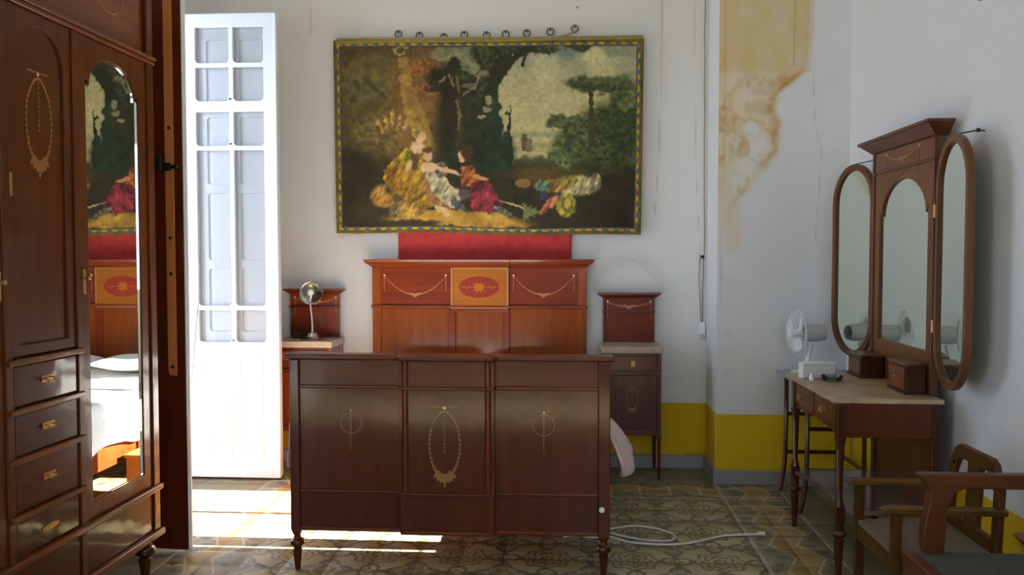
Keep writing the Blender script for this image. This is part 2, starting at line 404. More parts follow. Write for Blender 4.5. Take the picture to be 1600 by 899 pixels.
def grid_wall(name, F, u0, u1, v0, v1, step, tonefn, mats, split, parent=None, thick=.2):
    nu = max(2, int(round((u1-u0)/step))+1)
    us = np.linspace(u0, u1, nu)
    vs = np.concatenate([np.linspace(v0, split, max(2, int((split-v0)/.03)+1)), np.linspace(split, v1, max(2, int(round((v1-split)/step))+1))[1:]])
    nv = len(vs); ns = int(np.where(vs == split)[0][0])
    U, V = np.meshgrid(us, vs)
    verts = [F(a, c, 0) for a, c in zip(U.ravel(), V.ravel())]
    faces = []; mi = []
    for j in range(nv-1):
        for i in range(nu-1):
            faces.append((j*nu+i, j*nu+i+1, (j+1)*nu+i+1, (j+1)*nu+i)); mi.append(1 if j < ns else 0)
    n0 = len(verts)      # give the wall its thickness
    c = [F(u0, v0, -thick), F(u1, v0, -thick), F(u1, v1, -thick), F(u0, v1, -thick)]
    verts += c; faces += [(n0+3, n0+2, n0+1, n0)]; mi.append(0)
    bl, br, tr, tl = 0, nu-1, nv*nu-1, (nv-1)*nu
    faces += [(*range(0, nu), n0+1, n0)[::1], (*range(tr, tl-1, -1), n0+3, n0+2)]; mi += [0, 0]
    faces += [(*range(br, tr+1, nu), n0+2, n0+1), (*range(tl, -1, -nu), n0, n0+3)]; mi += [0, 0]
    me = bpy.data.meshes.new(name); me.from_pydata(verts, [], faces)
    for mm in mats: me.materials.append(mm)
    me.polygons.foreach_set('material_index', mi)
    tone = np.ones((len(verts), 4)); tone[:n0, :3] = tonefn(U, V).reshape(-1, 3)
    ca = me.color_attributes.new('tone', 'FLOAT_COLOR', 'POINT'); ca.data.foreach_set('color', tone.ravel())
    bm = bmesh.new(); bm.from_mesh(me); bmesh.ops.recalc_face_normals(bm, faces=bm.faces); bm.to_mesh(me); bm.free()
    o = bpy.data.objects.new(name, me); COL.objects.link(o); o.parent = parent
    return o
def crack(U, V, pts, w=.004, depth=.5):
    d = np.full(U.shape, 9.)
    for (a, c), (e, f) in zip(pts[:-1], pts[1:]):
        t = np.clip(((U-a)*(e-a) + (V-c)*(f-c))/((e-a)**2 + (f-c)**2), 0, 1)
        d = np.minimum(d, np.hypot(U - a - t*(e-a), V - c - t*(f-c)))
    return 1 - depth*np.clip(1 - d/(w*1.6), 0, 1)
def tone_back(U, V):
    T = np.ones(U.shape + (3,))
    n = vnoise(U + 9, V + 3, 2.2, 5, 3)
    up = sst(1.2, 3.2, V)*.10*(n*.8 + .4)
    T *= 1 - up[..., None]*np.array([.8, 1.1, 1.9])
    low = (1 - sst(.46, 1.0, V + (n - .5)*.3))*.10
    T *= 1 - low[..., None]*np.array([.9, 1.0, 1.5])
    # shadow painted as a faint halo round and above the right bedside cabinet
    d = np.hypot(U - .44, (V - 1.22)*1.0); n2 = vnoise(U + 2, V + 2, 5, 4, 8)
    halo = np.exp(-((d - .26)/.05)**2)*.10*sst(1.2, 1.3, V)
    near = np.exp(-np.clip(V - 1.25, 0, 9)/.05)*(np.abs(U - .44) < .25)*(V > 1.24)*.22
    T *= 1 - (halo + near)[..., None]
    cr = np.ones(U.shape)
    pts = [(.68, 3.9), (.66, 3.3), (.655, 2.6), (.64, 2.1), (.62, 1.8)]
    cr *= crack(U, V, pts, .004, .35)
    cr *= crack(U, V, [(.90, 3.9), (.885, 3.1), (.90, 2.2), (.93, 1.6), (.95, 1.1)], .003, .25)
    cr *= crack(U, V, [(-1.82, 3.9), (-1.83, 3.1)], .003, .4)
    cr *= crack(U, V, [(.21, 1.49), (.35, 1.50), (.5, 1.47), (.62, 1.36), (.65, 1.25)], .004, .16)
    cr *= 1 - .5*np.exp(-(np.hypot(U - .072, V - 3.245)/.008)**2)
    yb = (.5*np.exp(-(((U + 1.735)/.03)**2 + ((V - 2.63)/.02)**2)))*.5
    T *= cr[..., None]; T *= 1 - yb[..., None]*np.array([.1, .3, .8])
    edge = (V < .465)*(V > .44)*.0
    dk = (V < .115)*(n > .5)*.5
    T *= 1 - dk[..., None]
    return T
def tone_pil(U, V):
    T = np.ones(U.shape + (3,))
    n = vnoise(U + 5, V + 1, 3.2, 5, 11); n2 = vnoise(U*1.2 + 1, V + 7, 7, 5, 12); n3 = vnoise(U + 3, V + 4, 14, 4, 13)
    # right boundary of the damp patch as a function of height
    hs = [1.4, 1.75, 1.85, 1.95, 2.05, 2.2, 2.35, 2.45, 2.55, 2.62, 2.70, 2.8, 3.0, 3.3, 3.9]
    xb = [1.03, 1.08, 1.12, 1.20, 1.27, 1.36, 1.38, 1.34, 1.38, 1.46, 1.56, 1.575, 1.585, 1.58, 1.55]
    bx = np.interp(V, hs, xb) + (n - .5)*.12*(V < 2.7) + (n2 - .5)*.03
    dd = bx - U
    ins = sst(-.03, .05, dd)*sst(1.5, 2.0, V)
    n4 = vnoise(U*1.5 + 11, V + 2, 6.5, 5, 101); n5 = vnoise(U*1.2 + 6, V*.8 + 3, 4.0, 4, 102)
    mid = sst(1.75, 2.05, V)*(1 - sst(2.62, 2.74, V + (n2 - .5)*.1))
    body = ins*(.52 + .22*sst(2.62, 2.76, V + (n2 - .5)*.1) + .55*(n4 - .5))
    body = body + ins*.16*np.exp(-((U - 1.01)/.03)**2)
    wht = sst(.50, .62, n5)*mid*sst(1.04, 1.1, U)*sst(.02, .10, dd)
    body = body*(1 - .8*wht)
    rim = np.exp(-((dd - .035)/.035)**2)*mid*.55*sst(.3, .55, n4)
    w = np.abs(n5 - .50)
    vein = (np.exp(-(w/.045)**2)*.5 + sst(.52, .66, vnoise(U*.8 + 15, V + 15, 7.5, 4, 103))*.5)*mid*sst(-.01, .05, dd)
    low = np.exp(-(((U - 1.09)/.06)**4))*(1 - sst(1.7, 2.0, V))*sst(.5, .7, V)*sst(.44, .56, vnoise(U*.6 + 4, V, 5.5, 3, 77))*.62
    blot = np.exp(-(((U - 1.10)/.12)**2 + ((V - .82)/.10)**2))*.45*(n2 + .3)
    k = np.clip(body*.9 + low*.5 + blot*.5, 0, 1)
    T *= 1 - k[..., None]*np.array([.12, .34, .80])
    q = np.clip(rim + vein*.8 + ins*.22*np.exp(-((U - 1.555)/.03)**2)*sst(2.68, 2.76, V), 0, 1)*sst(-.03, .03, dd)
    T *= 1 - q[..., None]*np.array([.35, .60, .85])
    top = sst(2.66, 2.72, V)*ins
    T *= 1 - (top*.16)[..., None]*np.array([.7, 1, 1.2])
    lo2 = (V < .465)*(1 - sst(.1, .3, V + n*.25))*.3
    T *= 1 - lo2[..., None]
    cr = crack(U, V, [(1.585, 3.9), (1.58, 3.0), (1.585, 2.6), (1.60, 2.35), (1.64, 2.2), (1.63, 1.9), (1.61, 1.6)], .003, .3)
    cr *= crack(U, V, [(1.46, 3.9), (1.46, 2.73)], .004, .35)
    cr *= crack(U, V, [(1.03, 2.665), (1.28, 2.66)], .003, .2)
    cr *= crack(U, V, [(1.02, 3.9), (1.02, 2.2), (1.01, 1.2)], .003, .25)
    return T*cr[..., None]
def tone_side(U, V):
    T = np.ones(U.shape + (3,)); n = vnoise(U + 40, V + 3, 2.2, 5, 5)
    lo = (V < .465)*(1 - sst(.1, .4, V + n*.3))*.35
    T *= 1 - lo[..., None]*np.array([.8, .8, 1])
    T *= (1 - .7*np.exp(-(np.hypot(U - 3.84, V - 2.64)/.008)**2))[..., None]
    return T
SPL = .465
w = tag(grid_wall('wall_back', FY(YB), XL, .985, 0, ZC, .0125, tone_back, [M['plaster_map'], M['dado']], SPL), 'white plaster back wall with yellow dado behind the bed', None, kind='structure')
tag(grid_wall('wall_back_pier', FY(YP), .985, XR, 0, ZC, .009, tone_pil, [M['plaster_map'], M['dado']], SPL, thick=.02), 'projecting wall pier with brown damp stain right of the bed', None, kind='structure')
FXm = lambda c: (lambda a, v, w: (c + w*-1*-1*-1, a, v))
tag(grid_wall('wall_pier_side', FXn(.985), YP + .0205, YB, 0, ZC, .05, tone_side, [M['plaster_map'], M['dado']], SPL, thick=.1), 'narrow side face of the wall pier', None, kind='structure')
tag(grid_wall('wall_right', FXn(XR), YN, YP + .1, 0, ZC, .03, tone_side, [M['plaster_map'], M['dado']], SPL), 'white plaster right wall with yellow dado', None, kind='structure')
wl = MB(); T0, T1 = XL, XL - .3
OP1, OP2, OT = (4.12, 5.395), (-1.15, .35), 3.16
for a, c in ((YN - .2, OP2[0]), (OP2[1], OP1[0]), (OP1[1], YB + .2)): wl.box(T1, T0, a, c, -.05, ZC)
for a, c in (OP1, OP2): wl.box(T1, T0, a, c, OT, ZC)
tag(wl.build('wall_left', M['plaster']), 'left wall with tall balcony doorways', None, kind='structure')
nw = MB(); nw.plate(rect(XL - .3, XR + .2, -.05, ZC), [rect(.1, 1.7, 1.1, 2.8)], lambda a, b_, c: (a, YN - c, b_), 0, .2)  # window opening added so skylight fills the back wall evenly
tag(nw.build('wall_near', M['plaster']), 'wall behind the camera', None, kind='structure')
cm = MB(); cm.box(XL - .3, XR + .2, YN - .2, YB + .2, ZC, ZC + .15)
tag(cm.build('ceiling', M['ceiling']), 'white plaster ceiling', None, kind='structure')
# floor: slab with printed cement tiles let into it
YT0 = 3.46
floor = MB(); floor.box(XL - .3, XR + .1, YN - .1, YT0, -.12, 0); floor.box(XL - .3, XR + .1, YT0, YB + .1, -.12, -.012)
floor = tag(floor.build('floor', M['tile']), 'floor of patterned cement tiles with zigzag border', None, kind='structure')
tile_cache = {}
def tile(x0, y0, sx, sy):
    key = (round(sx, 4), round(sy, 4))
    if key not in tile_cache:
        g_ = .0006; t = MB(); c = .0012
        t.frustum((g_, sx-g_, g_, sy-g_), (g_, sx-g_, g_, sy-g_), -.0125, -.0008)
        t.frustum((g_, sx-g_, g_, sy-g_), (g_+c, sx-g_-c, g_+c, sy-g_-c), -.0008, 0)
        o = t.build('tile', M['tile']); o.parent = floor; tile_cache[key] = o
    else:
        o = tile_cache[key].copy(); COL.objects.link(o); o.parent = floor
    o.location = (x0, y0, 0)
def row(x0, x1, n, y0, sy):
    s = (x1-x0)/n
    for i in range(n): tile(x0 + i*s, y0, s, sy)
ts = PER/2; k = 0; yy = FY1
while yy > YT0 + .001:
    h = min(ts, yy - YT0)
    row(FX0, FX1, 12, yy - h, h); row(FX1, FX1 + bw + .02, 2, yy - h, h); row(FX0 - bw - .02, FX0, 2, yy - h, h)
    row(FX1 + bw + .02, XR, 2, yy - h, h); row(XL, FX0 - bw - .02, 3, yy - h, h)
    yy -= ts
for k in range(2):
    h = bw/2
    row(FX0, FX1, 12, FY1 + k*h, h); row(FX1, FX1 + bw + .02, 2, FY1 + k*h, h); row(FX0 - bw - .02, FX0, 2, FY1 + k*h, h)
    row(FX1 + bw + .02, XR, 2, FY1 + k*h, h); row(XL, FX0 - bw - .02, 3, FY1 + k*h, h)
h = (YB - FY1 - bw)/2
for k in range(2): row(XL, .985, 17, FY1 + bw + k*h, h)
# skirtings
def skirt(name, F, u0, u1, label):
    s = MB(); s.fbox(F, u0, u1, 0, .09, -.02, .016); s.fbox(F, u0, u1, .09, .096, -.02, .012)
    tag(s.build(name, M['grey_skirt'], bev=.003), label, None, kind='structure')
skirt('baseboard_back', FY(YB), XL, .985, 'grey cement skirting along the back wall')
skirt('baseboard_pier', FY(YP), .969, XR, 'grey cement skirting along the pier')
skirt('baseboard_pier_side', FXn(.985), YP, YB, 'grey cement skirting on the pier side')
skirt('baseboard_right', FXn(XR), YN, YP, 'grey cement skirting along the right wall')
# outside: balcony slab, slab overhead, low pier, all unseen
t = MB(); t.box(-5.2, XL, YN - 1, YB + 1.5, -.3, -.012)  # unseen floor, added to bounce daylight up through the doorways
tag(t.build('bounce_floor', M['terrace']), 'unseen stone balcony outside the doorways, added to bounce daylight in', None, kind='structure')
t = MB(); t.box(-5.02, XL - .3, YN - 1, YB + 1.5, 3.27, 3.42)  # unseen slab, added deep enough to stop sun beyond the bed
tag(t.build('sun_block_slab', M['plaster']), 'unseen slab added above the doorways to cut off high sun', None, kind='structure')
t = MB(); t.box(-3.25, -2.95, 5.165, 5.60, -.012, .95); t.box(-3.28, -2.93, 5.14, 5.62, .95, .99)  # unseen block, added to shade the floor while sun reaches the bed top
tag(t.build('sun_block_pier', M['terrace']), 'unseen low stone pier added to block sun from the floor', None, kind='structure')
# fixed door frame in the far doorway
df = thing('doorway_frame', 'white fixed frame of the far balcony doorway', None, (-2.75, 4.6, 0)); df['kind'] = 'structure'
t = MB(); t.box(-2.80, -2.72, 4.168, 4.305, 0, OT); t.build('post', M['paint'], df, .004)
t = MB(); t.box(-2.80, -2.74, 4.70, 4.735, 0, 3.10); t.build('mullion', M['paint'], df, .004)
t = MB(); t.box(-2.80, -2.72, 4.12, 5.395, OT - .06, OT); t.build('head', M['paint'], df, .004)

# ------------------------------------------------------------------ white glazed door leaf, standing open along the back wall
d1 = thing('door_1', 'open white glazed door leaf with small panes, brightly lit', None, (-2.58, 5.43, .015)); d1['kind'] = 'structure'
F = FY(5.43)
c1, c2 = (-2.454, -2.228), (-2.198, -1.995)
rows = [(.93, 1.144), (1.174, 2.207), (2.236, 2.46), (2.531, 2.753), (2.782, 3.015)]
def rr(u0, u1, v0, v1, r=.028, top=False):
    n = 5; P = []
    for cx, cy, a0 in ((u1-r, v1-(r if top else 0), 0), (u0+r, v1-(r if top else 0), 90), (u0+r, v0+r, 180), (u1-r, v0+r, 270)):
        if not top and a0 in (0, 90): P.append((u1, v1) if a0 == 0 else (u0, v1)); continue
        for k in range(n+1):
            a = math.radians(a0 + 90*k/n); P.append((cx + r*math.cos(a), cy + r*math.sin(a)))
    return P
t = MB(); t.plate(rect(-2.58, -1.91, .015, 3.105), [rr(*c, *r) for c in (c1, c2) for r in rows], F, -.02, .02)
t.build('door_frame', M['paint'], d1, .005)
for c in (c1, c2):
    for r in rows:
        t = MB(); t.fbox(F, c[0]-.004, c[1]+.004, r[0]-.004, r[1]+.004, -.003, .0); t.build('pane', M['gl'], d1)
for c in ((-2.42, -2.235), (-2.19, -2.02)):
    t = MB(); t.plate(rect(c[0], c[1], .15, .84), [rect(c[0]+.02, c[1]-.02, .17, .82)], F, .02, .027); t.build('panel_moulding', M['paint'], d1, .003)
t = MB(); t.box(-1.925, -1.905, 5.405, 5.455, .02, 3.1); t.build('edge_bead', M['paint'], d1, .006)
F = FY(5.472)
t = MB(); hol = [rr(u0, u1, v0, v1, .02, True) for (u0, u1) in ((-2.40, -2.255), (-2.175, -2.02)) for (v0, v1) in ((1.0, 1.42), (1.48, 1.925), (1.985, 2.43), (2.49, 2.94))]
t.plate(rect(-2.56, -1.915, .03, 3.09), hol, F, 0, .016); t.fbox(F, -2.56, -1.915, .03, 3.09, -.012, 0)
t.build('inner_shutter', M['paint'], d1, .005)
# ------------------------------------------------------------------ brown shutter leaf seen almost edge on
d2 = thing('door_2', 'tall shutter leaf, brown varnished face and white edge, beside the wardrobe', None, (-2.57, 4.13, .012)); d2['kind'] = 'structure'
ang = math.radians(4.0); cx, sx_ = math.cos(ang), math.sin(ang)
FL = lambda a, v, w: (-2.57 + a*cx + w*-sx_, 4.135 - a*sx_ - w*cx, v)    # a along from hinge, w toward the camera
t = MB(); t.fbox(FL, 0, .655, .012, 3.1, -.016, .018); t.build('leaf', M['paint'], d2, .003)
t = MB(); t.fbox(FL, 0, .655, .012, 3.1, .0182, .0225); t.build('brown_face', M['shutter_brown'], d2, .001)
t = MB(); t.fbox(FL, .655, .667, .012, 3.1, -.004, .010); t.fbox(FL, .655, .660, .012, 3.1, -.016, .018); t.build('edge_rebate', M['paint'], d2, .002, label='white painted edge')
t = MB(); t.plate([(.565, .93), (.575, .905), (.61, .905), (.612, .92), (.612, 3.08), (.565, 3.08)], [], FL, .0228, .030)
st = t.build('espagnolette_strip', M['shutter_strip'], d2, .002)
for zz in (.95, 1.42, 1.6, 2.15):
    t = MB(); t.lathe([(.009, 0), (.009, .004), (.004, .006)], lambda a, b_, c, zz=zz: FL(.59 + a, zz + b_, .030 + c), 10); t.build('screw', M['iron'], st)
t = MB(); t.fbox(FL, .44, .60, 1.935, 1.975, .030, .052); t.fbox(FL, .53, .565, 1.93, 2.0, .052, .07); t.fbox(FL, .60, .64, 1.945, 1.965, .023, .045)
t.build('latch', M['iron'], d2, .003)

# ------------------------------------------------------------------ inlay helpers
LBC = [0]
def leafbead(mb, F, u, v, a, l, w_, th=.0014):
    ca, sa = math.cos(a), math.sin(a)
    P = [(u + dx*ca - dy*sa, v + dx*sa + dy*ca) for dx, dy in ((-l, 0), (-l*.3, -w_), (l*.6, -w_*.8), (l, 0), (l*.6, w_*.8), (-l*.3, w_))]
    LBC[0] = (LBC[0] + 1) % 40
    mb.plate(P, [], F, -.0005, th + LBC[0]*.00003)
def bow(mb, F, u, v, s):
    for sg in (-1, 1):
        pts = [(0, 0), (.25*sg, .12), (.5*sg, .05), (.75*sg, .14), (1.0*sg, .05)]
        for (a, b_), (c, d) in zip(pts[:-1], pts[1:]):
            L_ = math.hypot(c-a, d-b_)*s/2; leafbead(mb, F, u + (a+c)/2*s, v + (b_+d)/2*s, math.atan2(d-b_, c-a), L_, s*.055)
def oval_inlay(parent, F, cu, cv, ru, rv, ball=True, n=44, name='oval_inlay'):
    mb = MB()
    for i in range(n):
        a = 2*PI*i/n; big = 1 + 1.1*max(0, -math.sin(a) - .35)
        tx, ty = -ru*math.sin(a), rv*math.cos(a)
        # pointed at the top
        pu = ru*math.cos(a)*(1 - .25*max(0, math.sin(a))**4)
        leafbead(mb, F, cu + pu, cv + rv*math.sin(a), math.atan2(ty, tx), rv*PI*.72/n*1.25, .0038*big*rv/.12)
    for i in range(7):
        a = -PI/2 + (i-3)*.17
        leafbead(mb, F, cu + ru*1.02*math.cos(a), cv + rv*1.05*math.sin(a), -PI/2 + (i-3)*.25, rv*.16, rv*.065)
    leafbead(mb, F, cu, cv - rv*1.22, PI/2, rv*.12, rv*.04)
    bow(mb, F, cu, cv + rv*1.10, ru*.85)
    for i in range(12): leafbead(mb, F, cu, cv + rv*(1.0 - i*.11), PI/2, rv*.045, rv*.014*(1 + (i > 8)))
    o = mb.build(name, M['inlay'], parent)
    if ball:
        t = MB(); t.lathe([(.001, 0), (rv*.045, 0), (rv*.045, .0018), (.001, .0019)], lambda a, b_, c: F(cu + a, cv + rv*1.10 + b_, c), 8); t.build('inlay_stud', M['inlay_light'], parent)
def swag_inlay(parent, F, u0, u1, vt, drop, name='swag_inlay'):
    mb = MB(); n = 26
    for i in range(n):
        s = (i+.5)/n; u = u0 + (u1-u0)*s; v = vt - drop*(1 - (2*s-1)**2)
        leafbead(mb, F, u, v, math.atan2(drop*4*(2*s-1), (u1-u0)), (u1-u0)/n*.56, .0035 + .003*(1 - abs(2*s-1)))
    for u in (u0, u1):
        for i in range(8): leafbead(mb, F, u, vt - i*.014 - .008, PI/2, .0065, .0028)
    cu = (u0+u1)/2
    for i in range(7): leafbead(mb, F, cu + (i-3)*.010, vt - drop + .004 - .006*(3-abs(i-3))*.6, PI/2 + (3-i)*.35, .017, .006)
    mb.build(name, M['inlay'], parent)
    for u in (u0, u1):
        t = MB(); t.lathe([(.001, 0), (.0065, 0), (.0065, .0018), (.001, .0019)], lambda a, b_, c, u=u: F(u + a, vt + .006 + b_, c), 8); t.build('inlay_stud', M['inlay_light'], parent)
def circle_inlay(parent, F, cu, cv, r, tail):
    mb = MB()
    for i in range(26):
        a = 2*PI*i/26; leafbead(mb, F, cu + r*math.cos(a), cv + r*math.sin(a), a + PI/2, r*.13, .0026)
    bow(mb, F, cu, cv + r*1.2, r*.7)
    for i in range(16): leafbead(mb, F, cu, cv + r*.95 - i*(tail + r)/16, PI/2, (tail + r)/34, .0045*(1 - i/22))
    mb.build('circle_inlay', M['inlay'], parent)
    t = MB(); t.lathe([(.001, 0), (.005, 0), (.005, .0018), (.001, .0019)], lambda a, b_, c: F(cu + a, cv + r*1.2 + b_, c), 8); t.build('inlay_stud', M['inlay_light'], parent)

# ------------------------------------------------------------------ bed
bed = thing('bed', 'mahogany double bed with inlaid headboard and footboard', 'bed', (-.56, 4.85, 0))
HB = FY(5.85)
t = MB()
t.fbox(HB, -1.38, -1.318, 0, 1.425, -.03, .005); t.build('bedpost', M['head_v'], bed, .004); t = MB(); t.fbox(HB, .083, .143, 0, 1.425, -.03, .005); t.build('bedpost', M['head_v'], bed, .004)
t = MB(); t.fbox(HB, -1.318, .083, .40, 1.425, -.022, -.010); t.build('back_board', M['head_v'], bed)
for (a, c, mm) in ((-1.318, -.837, 'head_v'), (-.783, -.45, 'head_v'), (-.396, .083, 'head_v')):
    t = MB(); t.fbox(HB, a, c, .45, 1.135, -.012, -.004); t.build('panel', M[mm], bed, .002)
for a, c in ((-.837, -.783), (-.45, -.396)):
    t = MB(); t.fbox(HB, a, c, .45, 1.135, -.012, .006); t.build('stile', M['head_red'], bed, .004)
for a, c in ((-1.318, -.82), (-.403, .083)):
    t = MB(); t.fbox(HB, a, c, 1.157, 1.425, -.012, -.001); p = t.build('frieze_panel', M['head_red'], bed, .002)
    swag_inlay(p, FY(5.851), (-1.292 if a < -1 else -.372), (-.852 if a < -1 else .052), 1.362, .13)
t = MB(); t.fbox(HB, -.818, -.405, 1.128, 1.425, -.012, .014); sp = t.build('satinwood_panel', M['satin'], bed, .004, label='lighter golden panel with dark oval rosette')
ov = [( -.615 + .142*math.cos(2*PI*i/40), 1.285 + .076*math.sin(2*PI*i/40)) for i in range(40)]
t = MB(); t.plate(ov, [], FY(5.836), -.0005, .0015); t.build('oval_veneer', M['inlay_dark'], sp)
t = MB()
P = []
for i in range(20):
    r_ = 1 if i % 2 == 0 else .5; P.append((-.615 + .055*r_*math.cos(PI*i/10), 1.285 + .046*r_*math.sin(PI*i/10)))
t.plate(P, [], FY(5.8345), -.0005, .0015)
for sg in (-1, 1):
    for i in range(5): leafbead(t, FY(5.8345), -.615 + sg*(.062 + i*.014), 1.285 + .006*math.sin(i*2.2), .5*sg*(-1)**i, .009, .004)
t.build('star_inlay', M['satin'], sp)
t = MB(); t.plate(rect(-.816, -.407, 1.13, 1.423), [rect(-.806, -.417, 1.14, 1.413)], FY(5.836), 0, .002); t.build('string_inlay', M['inlay'], sp)
t = MB(); t.box(-1.388, .150, 5.832, 5.86, 1.137, 1.157); t.box(-.825, -.398, 5.822, 5.86, 1.112, 1.130); t.build('rail_moulding', M['head_h'], bed, .006)
t = MB()
for (a, c, d, ea, ec) in ((-1.38, -.83, 0, .055, 0), (-.83, -.395, .014, .0, .0), (-.395, .143, 0, 0, .055)):
    y = 5.845 - d
    t.frustum((a, c, y, 5.885), (a - ea*.6, c + ec*.6, y - .035, 5.885), 1.425, 1.452)
    t.box(a - ea*.75, c + ec*.75, y - .042, 5.885, 1.452, 1.460)
    t.frustum((a - ea*.8, c + ec*.8, y - .045, 5.885), (a - ea, c + ec, y - .055, 5.885), 1.460, 1.482)
t.build('cornice', M['head_h'], bed, .003)
# side rails
for x_ in (-1.30, .135):
    t = MB(); t.box(x_, x_ + .028, 3.90, 5.84, .335, .46); t.build('side_rail', M['head_h'], bed, .004)
# footboard
t = MB(); t.box(-1.27, .16, 3.872, 3.90, .20, 1.02); t.build('foot_backing', M['foot_v'], bed)
for x0, x1 in ((-1.312, -1.266), (.15, .206)):
    t = MB(); t.box(x0, x1, 3.85, 3.91, .20, 1.02)
    c_ = (x0 + x1)/2
    t.frustum((c_-.013, c_+.013, 3.867, 3.893), (x0, x1, 3.85, 3.91), .165, .20); po = t.build('corner_post', M['foot_v'], bed, .005)
    t = MB(); t.lathe([(.009, .0), (.013, .004), (.0215, .09), (.023, .1), (.017, .106), (.019, .112), (.033, .124), (.035, .134), (.031, .146), (.018, .155), (.016, .170)], at(c_, 3.88, 0), 20); t.build('turned_foot', M['foot_v'], po)
CB = 3.83   # breakfront plane
def band(z0, z1, name, mat, out=0.0, cout=0.0, bev=.002):
    for (a, c, y) in ((-1.266, -.775, 3.866), (-.777, -.333, CB), (-.335, .15, 3.866)):
        t = MB(); t.box(a, c, y - out, 3.90 if y > 3.85 else 3.875, z0, z1); t.build(name, mat, bed, bev)
band(.897, 1.02, 'top_panel', M['foot_h']); band(.395, .885, 'panel', M['foot_v']); band(.215, .388, 'base_panel', M['foot_v'])
def mould(z0, z1, out, name):
    t = MB(); t.prism([(-1.27, 3.90), (-1.27, 3.866-out), (-.785, 3.866-out), (-.775, CB-out), (-.335, CB-out), (-.325, 3.866-out), (.153, 3.866-out), (.153, 3.90)], lambda p, q, a: (p, q, a), z0, z1)
    t.build(name, M['foot_h'], bed, .005)
mould(.883, .899, .011, 'rail_moulding'); mould(.384, .398, .012, 'rail_moulding'); mould(.198, .217, .013, 'base_moulding')
t = MB(); t.prism([(-1.335, 3.925), (-1.335, 3.838), (-.79, 3.838), (-.775, 3.802), (-.335, 3.802), (-.32, 3.838), (.222, 3.838), (.222, 3.925)], lambda p, q, a: (p, q, a), 1.02, 1.048); t.build('top_rail', M['foot_h'], bed, .009, segs=3)
for xc in (-.752, -.362):
    for z0, z1 in ((.40, .882), (.90, 1.02)):
        t = MB(); t.lathe([(.016, z0), (.016, z1)], at(xc, CB + .004, 0), 16); t.build('half_column', M['foot_h'], bed)
oval_inlay(bed, FY(CB), -.566, .63, .072, .155)
circle_inlay(bed, FY(3.866), -.103, .718, .050, .14); circle_inlay(bed, FY(3.866), -1.02, .718, .050, .14)
t = MB(); t.lathe([(.001, .012), (.011, .011), (.014, .004), (.014, 0)], lambda a, b_, c: (.168 + a, 3.85 - c, .328 + b_), 16); t.build('screw_cap', M['porcelain'], bed, label='small white ceramic cap')
t = MB(); t.tube([(-1.04 + .02*i, 3.96, .212 - .034*math.sin(PI*i/7)) for i in range(8)], .006, 6); t.box(-.985, -.955, 3.955, 3.972, .165, .21); t.build('bed_bracket', M['steel'], bed)
t = MB(); t.box(-1.268, .13, 3.93, 5.82, .40, .45); t.build('slat_base', M['crate'], bed)

mt = MB(); mt.box(-1.265, .128, 3.94, 5.81, .452, .63); tag(mt.build('mattress', M['ticking'], None, .03, segs=3), 'thick mattress under the white sheets on the bed', 'mattress')
# sheets draped over
prof = []
NY = 90
def sheet():
    v = []; path = []
    for i in range(14): path.append((-1.345, .44 + .2*i/13))
    for i in range(1, 6): a = PI - PI/2*i/6; path.append((-1.305 + .04*math.cos(a), .64 + .035*math.sin(a)))
    for i in range(46): path.append((-1.29 + 1.42*i/45, .676))
    for i in range(1, 5): a = PI/2 - PI/2*i/5; path.append((.15 + .03*math.cos(a), .646 + .03*math.sin(a)))
    for i in range(8): path.append((.185, .635 - .17*i/7))
    P = np.array(path); m_ = len(P)
    for j in range(NY):
        y = 3.95 + 1.80*j/(NY-1)
        u_ = np.arange(m_)/m_*3; vv = np.full(m_, y*2.0)
        n1 = vnoise(u_ + 3, vv, 2.0, 4, 41) - .5; n2 = vnoise(u_ + 9, vv*1.0, 3.0, 3, 42) - .5
        x = P[:,0] + n2*.05*np.where(P[:,1] < .62, 1, .2); z = P[:,1] + n1*.075*np.where(P[:,1] > .62, 1, 0) + .03
        z = z + np.where(P[:,1] < .5, (vnoise(u_*0 + 2, vv, 1.5, 3, 43) - .5)*.10, 0)
        x = np.where(P[:,1] < .62, np.where(P[:,0] < 0, np.minimum(x, -1.325), np.maximum(x, .172)), x)
        v += [(x[i], y, max(z[i], .40)) for i in range(m_)]
    f = [(j*m_+i, j*m_+i+1, (j+1)*m_+i+1, (j+1)*m_+i) for j in range(NY-1) for i in range(m_-1)]
    s = MB().add(v, f); o = s.build('bed_sheet', M['linen'], None, smooth=180)
    so = o.modifiers.new('thick', 'SOLIDIFY'); so.thickness = .004; so.offset = 1
    return o
tag(sheet(), 'rumpled white sheet draped over the mattress', 'sheet')
def pillow(x0, x1, y0, y1, z, label):
    n = 18; v = []
    for s_ in (1, -1):
        for j in range(n):
            for i in range(n):
                a, c = i/(n-1)*2-1, j/(n-1)*2-1
                h_ = (max(0, (1-abs(a)**3.2)*(1-abs(c)**3.2)))**.55*.055
                v.append(((x0+x1)/2 + a*(x1-x0)/2*(1 - .04*c*c), (y0+y1)/2 + c*(y1-y0)/2*(1-.05*a*a), z + .046 + s_*h_*.8 + .006*math.sin(a*7 + c*5)))
    f = [(j*n+i, j*n+i+1, (j+1)*n+i+1, (j+1)*n+i) for j in range(n-1) for i in range(n-1)]
    f += [tuple(q + n*n for q in g_[::-1]) for g_ in f]
    o = MB().add(v, f).build('pillow', M['linen'], None, smooth=180)
    bmx = bmesh.new(); bmx.from_mesh(o.data); bmesh.ops.remove_doubles(bmx, verts=bmx.verts, dist=.0005); bmx.to_mesh(o.data); bmx.free()
    tag(o, label, 'pillow', 'pillows on the bed')
z_P = .730
pillow(-1.26, -.62, 5.30, 5.76, z_P, 'white pillow at the head of the bed, left side')
